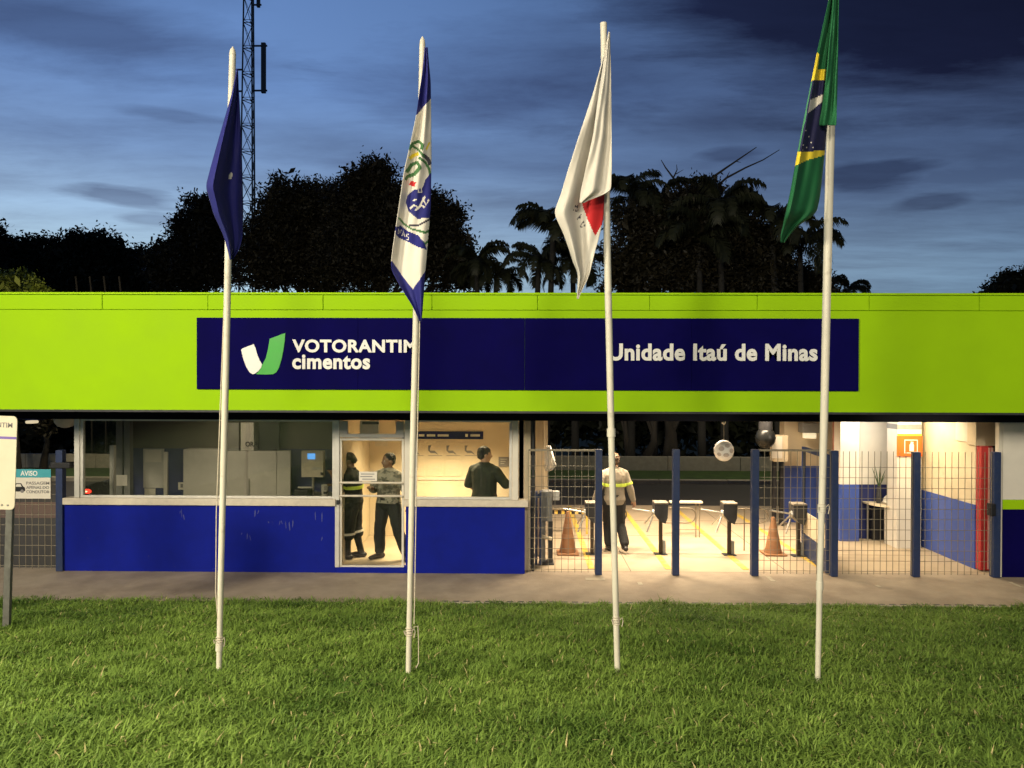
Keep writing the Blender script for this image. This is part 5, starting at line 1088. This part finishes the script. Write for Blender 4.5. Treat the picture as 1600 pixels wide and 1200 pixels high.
for k, px in enumerate((118, 140, 162, 186)):
    a, b = at(px, 432, 26), at(px+3, 460, 26); o = MB().tube([(b.x, 26, 0), b, a], .03, 6).build('thin_pole', 'bark', loc=(b.x, 26, 0), smooth=True); o['label'] = ('leftmost', 'second from left', 'third from left', 'rightmost')[k]+' of four thin poles poking above the canopy before the left treeline'; o['category'] = 'pole'; o['group'] = 'thin poles behind the canopy at left'
# dark hedge closing the view under the canopy, and the far wood along the horizon
hl = [((x, 31+RNG.uniform(-1, 1), 1.7+RNG.uniform(-.3, .5)), (2.0, 1.2, 2.3)) for x in np.arange(-30, 32, 1.6)]
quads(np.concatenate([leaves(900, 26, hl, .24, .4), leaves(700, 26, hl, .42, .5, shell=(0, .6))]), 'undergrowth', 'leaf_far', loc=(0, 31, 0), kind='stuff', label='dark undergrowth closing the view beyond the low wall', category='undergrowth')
hl = [((x, 120+RNG.uniform(-5, 5), 3.0+RNG.uniform(0, 3)), (7, 4, 6)) for x in np.arange(-110, 112, 5)]
quads(leaves(900, 26, hl, .8, 1.3), 'far_wood', 'leaf_far', loc=(0, 120, 0), kind='stuff', label='far dark wood along the horizon', category='wood')
# dead twigs standing out of the bushy tree
dt = thing('dead_branch', 'bare dead branches sticking up above the dark bushy tree', 'branch', tuple(at(1110, 300, 29.2)))
def twig(pts, r):
    P = [at(a, b, 29.2) for a, b in pts]; k = len(P); MB().tube(P, [r*(1-.75*i/(k-1)) for i in range(k)], 6).build('twig', 'bark', dt)
twig([(1090, 305), (1112, 278), (1135, 262), (1160, 245), (1182, 230)], .06); twig([(1110, 300), (1135, 278), (1165, 262), (1192, 250), (1218, 234)], .05); twig([(1068, 300), (1052, 278), (1040, 262), (1033, 250)], .05)
twig([(1052, 278), (1058, 265), (1057, 257)], .03); twig([(1056, 272), (1068, 265)], .02); twig([(1150, 252), (1158, 254)], .02); twig([(1135, 278), (1140, 268)], .025)
# ---- palms
def frond_mesh(i):
    rg = random.Random(50+i); up_, L, droop = [(1.15, 2.4, 1.9), (.8, 2.6, 2.2), (.45, 2.5, 2.3), (.1, 2.2, 2.0)][i % 4]; n = 46; pts = []; p = Vector((0, 0, 0)); a = up_
    for k in range(n+1): pts.append(p.copy()); p = p+Vector((math.cos(a), 0, math.sin(a)))*(L/n); a -= droop/n*(.4+1.2*k/n)
    b = MB(); b.tube(pts[::5]+[pts[-1]], [.03-.026*k/(len(pts[::5])) for k in range(len(pts[::5])+1)], 5)
    for k in range(5, n+1):
        t = k/n; ln = .74*math.sin(math.pi*min(1, .12+t*.86))**.6*rg.uniform(.8, 1.1)+.08; d = (pts[k]-pts[k-1]).normalized()
        for sd in (-1, 1):
            for dd in (0,):
                o1 = Vector((0, sd, 0))*.62+d*.5+Vector((0, 0, rg.uniform(-.1, .25))); o1.normalize(); m1 = pts[k]+o1*ln*.45; o2 = (o1*.55+Vector((0, 0, -.95))).normalized(); e1 = m1+o2*ln*.6; wd = d*.036
                b.add([pts[k]-wd, pts[k]+wd, m1+wd*1.2, e1, m1-wd*1.2], [(0, 1, 2, 4), (4, 2, 3)])
    me = bpy.data.meshes.new('frond'); me.from_pydata([tuple(v) for v in b.v], [], b.f); me.materials.append(M['frond']); me.update(); return me
FR = [frond_mesh(i) for i in range(8)]
def palm(label, px, py, Y, scale=1.0, nf=13, r=.12, lean=0):
    top = at(px, py, Y); bx = top.x+lean; t = thing('palm_tree', label, 'palm tree', (bx, Y, 0), 'palms behind the canopy')
    MB().tube([(bx, Y, -.05), (bx-(bx-top.x)*.3, Y, top.z*.4), (top.x, Y, top.z)], [r*1.3, r, r*.75], 10).build('trunk', 'palmbark', t, smooth=True)
    for k in range(nf):
        o = bpy.data.objects.new('frond', FR[(k*3+random.randrange(2)) % 8]); COL.objects.link(o); o.parent = t; o.location = (top.x-bx, 0, top.z); o.rotation_euler = (random.uniform(-.15, .15), random.uniform(-.2, .15), k*2.4+random.uniform(-.3, .3)); sc = scale*random.uniform(.85, 1.12); o.scale = (sc,)*3
PL = [('palm with arching fronds left of the red triangle flag', 864, 370, 27, .74), ('shorter palm crown under the arching palm left of the third pole', 842, 412, 27.5, .60), ('palm crown just right of the third flagpole', 986, 308, 28.6, .70), ('palm crown behind the left side of the bushy tree', 1030, 316, 29, .62),
      ('palm standing before the bushy tree middle', 1124, 326, 27, .74), ('palm with hanging fronds left of the green flag', 1206, 352, 27.2, .78), ('palm leaning right under the green flag tip', 1250, 388, 28, .74), ('small palm at the right foot of the tallest tree', 745, 412, 29, .58), ('small low palm between tallest tree and arching palm', 776, 430, 29.5, .52),
      ('little far palm right of the fourth flagpole', 1326, 452, 40, .5), ('palm crown low behind the bushy tree front', 1092, 380, 26.8, .75), ('young palm low beside the arching palm trunk', 895, 418, 28.5, .62)]
for lab, px, py, Y, sc in PL: palm(lab, px, py, Y, sc*1.12, lean=random.uniform(-.5, .5))

# ================================================================== lawn grass
n = 430000
u = RNG.random(n); yy = 3.5+(YL-3.62)*u**.92; half = yy*.90+1.6; xx = RNG.uniform(-1, 1, n)*half
def vn(x, y, f, o):
    return (np.sin(x*f+o)*np.cos(y*f*1.31+o*2)+np.sin(x*f*1.7-y*f*.9+o*3)+np.cos(x*f*.6+y*f*2.1-o))/3
ed = RNG.random(n) < .012; yy = np.where(ed, YL-.14+RNG.random(n)**1.6*.24*(xx < AX(690, YL, 940)), yy)
tx = vn(xx, yy, 5.2, 1.)+.7*vn(xx, yy, 13., 4.)
zz = np.array([lawn_z(a, b) for a, b in zip(xx, yy)])
hgt = (.058+.023*tx)*RNG.uniform(.5, 1.45, n); hgt *= 1+.38*np.clip(vn(xx, yy, 2.1, 5.), -1, 1); hgt = np.clip(hgt, .018, .15)
ang = RNG.uniform(0, 2*np.pi, n); ln = hgt*RNG.uniform(.3, 1.9, n); wd = RNG.uniform(.0028, .0062, n)
dx, dy = np.cos(ang), np.sin(ang); sxn, syn = -dy, dx
z0 = zz-.012
def col(x, y, z): return np.stack([x, y, z], 1)
v0 = col(xx-sxn*wd, yy-syn*wd, z0); v1 = col(xx+sxn*wd, yy+syn*wd, z0)
mx, my, mz = xx+dx*ln*.38, yy+dy*ln*.38, z0+hgt*.62
v2 = col(mx+sxn*wd*.9, my+syn*wd*.9, mz); v3 = col(mx-sxn*wd*.9, my-syn*wd*.9, mz)
v4 = col(xx+dx*ln, yy+dy*ln, z0+hgt*RNG.uniform(.45, 1.05, n))
V = np.stack([v0, v1, v2, v3, v4], 1).reshape(-1, 3)
me = bpy.data.meshes.new('grass'); me.vertices.add(n*5); me.vertices.foreach_set('co', V.ravel())
li = (np.arange(n)[:, None]*5+np.array([0, 1, 2, 3, 3, 2, 4])).astype(np.int32).ravel()
me.loops.add(n*7); me.loops.foreach_set('vertex_index', li); me.polygons.add(n*2)
me.polygons.foreach_set('loop_start', (np.arange(n)[:, None]*7+np.array([0, 4])).astype(np.int32).ravel())
me.materials.append(M['grass']); me.update(calc_edges=True)
me.materials.append(mat('dry straw', (.42, .36, .16), .8))
mi = np.zeros(n, np.int32); mi[RNG.random(n) < .016] = 1
me.polygons.foreach_set('material_index', np.repeat(mi, 2))
gr_ = link('grass', me, None, (0, 0, 0), kind='stuff', label='rough lawn grass sloping up towards the camera', category='grass')

if WORK is not None: bpy.data.scenes.remove(WORK)
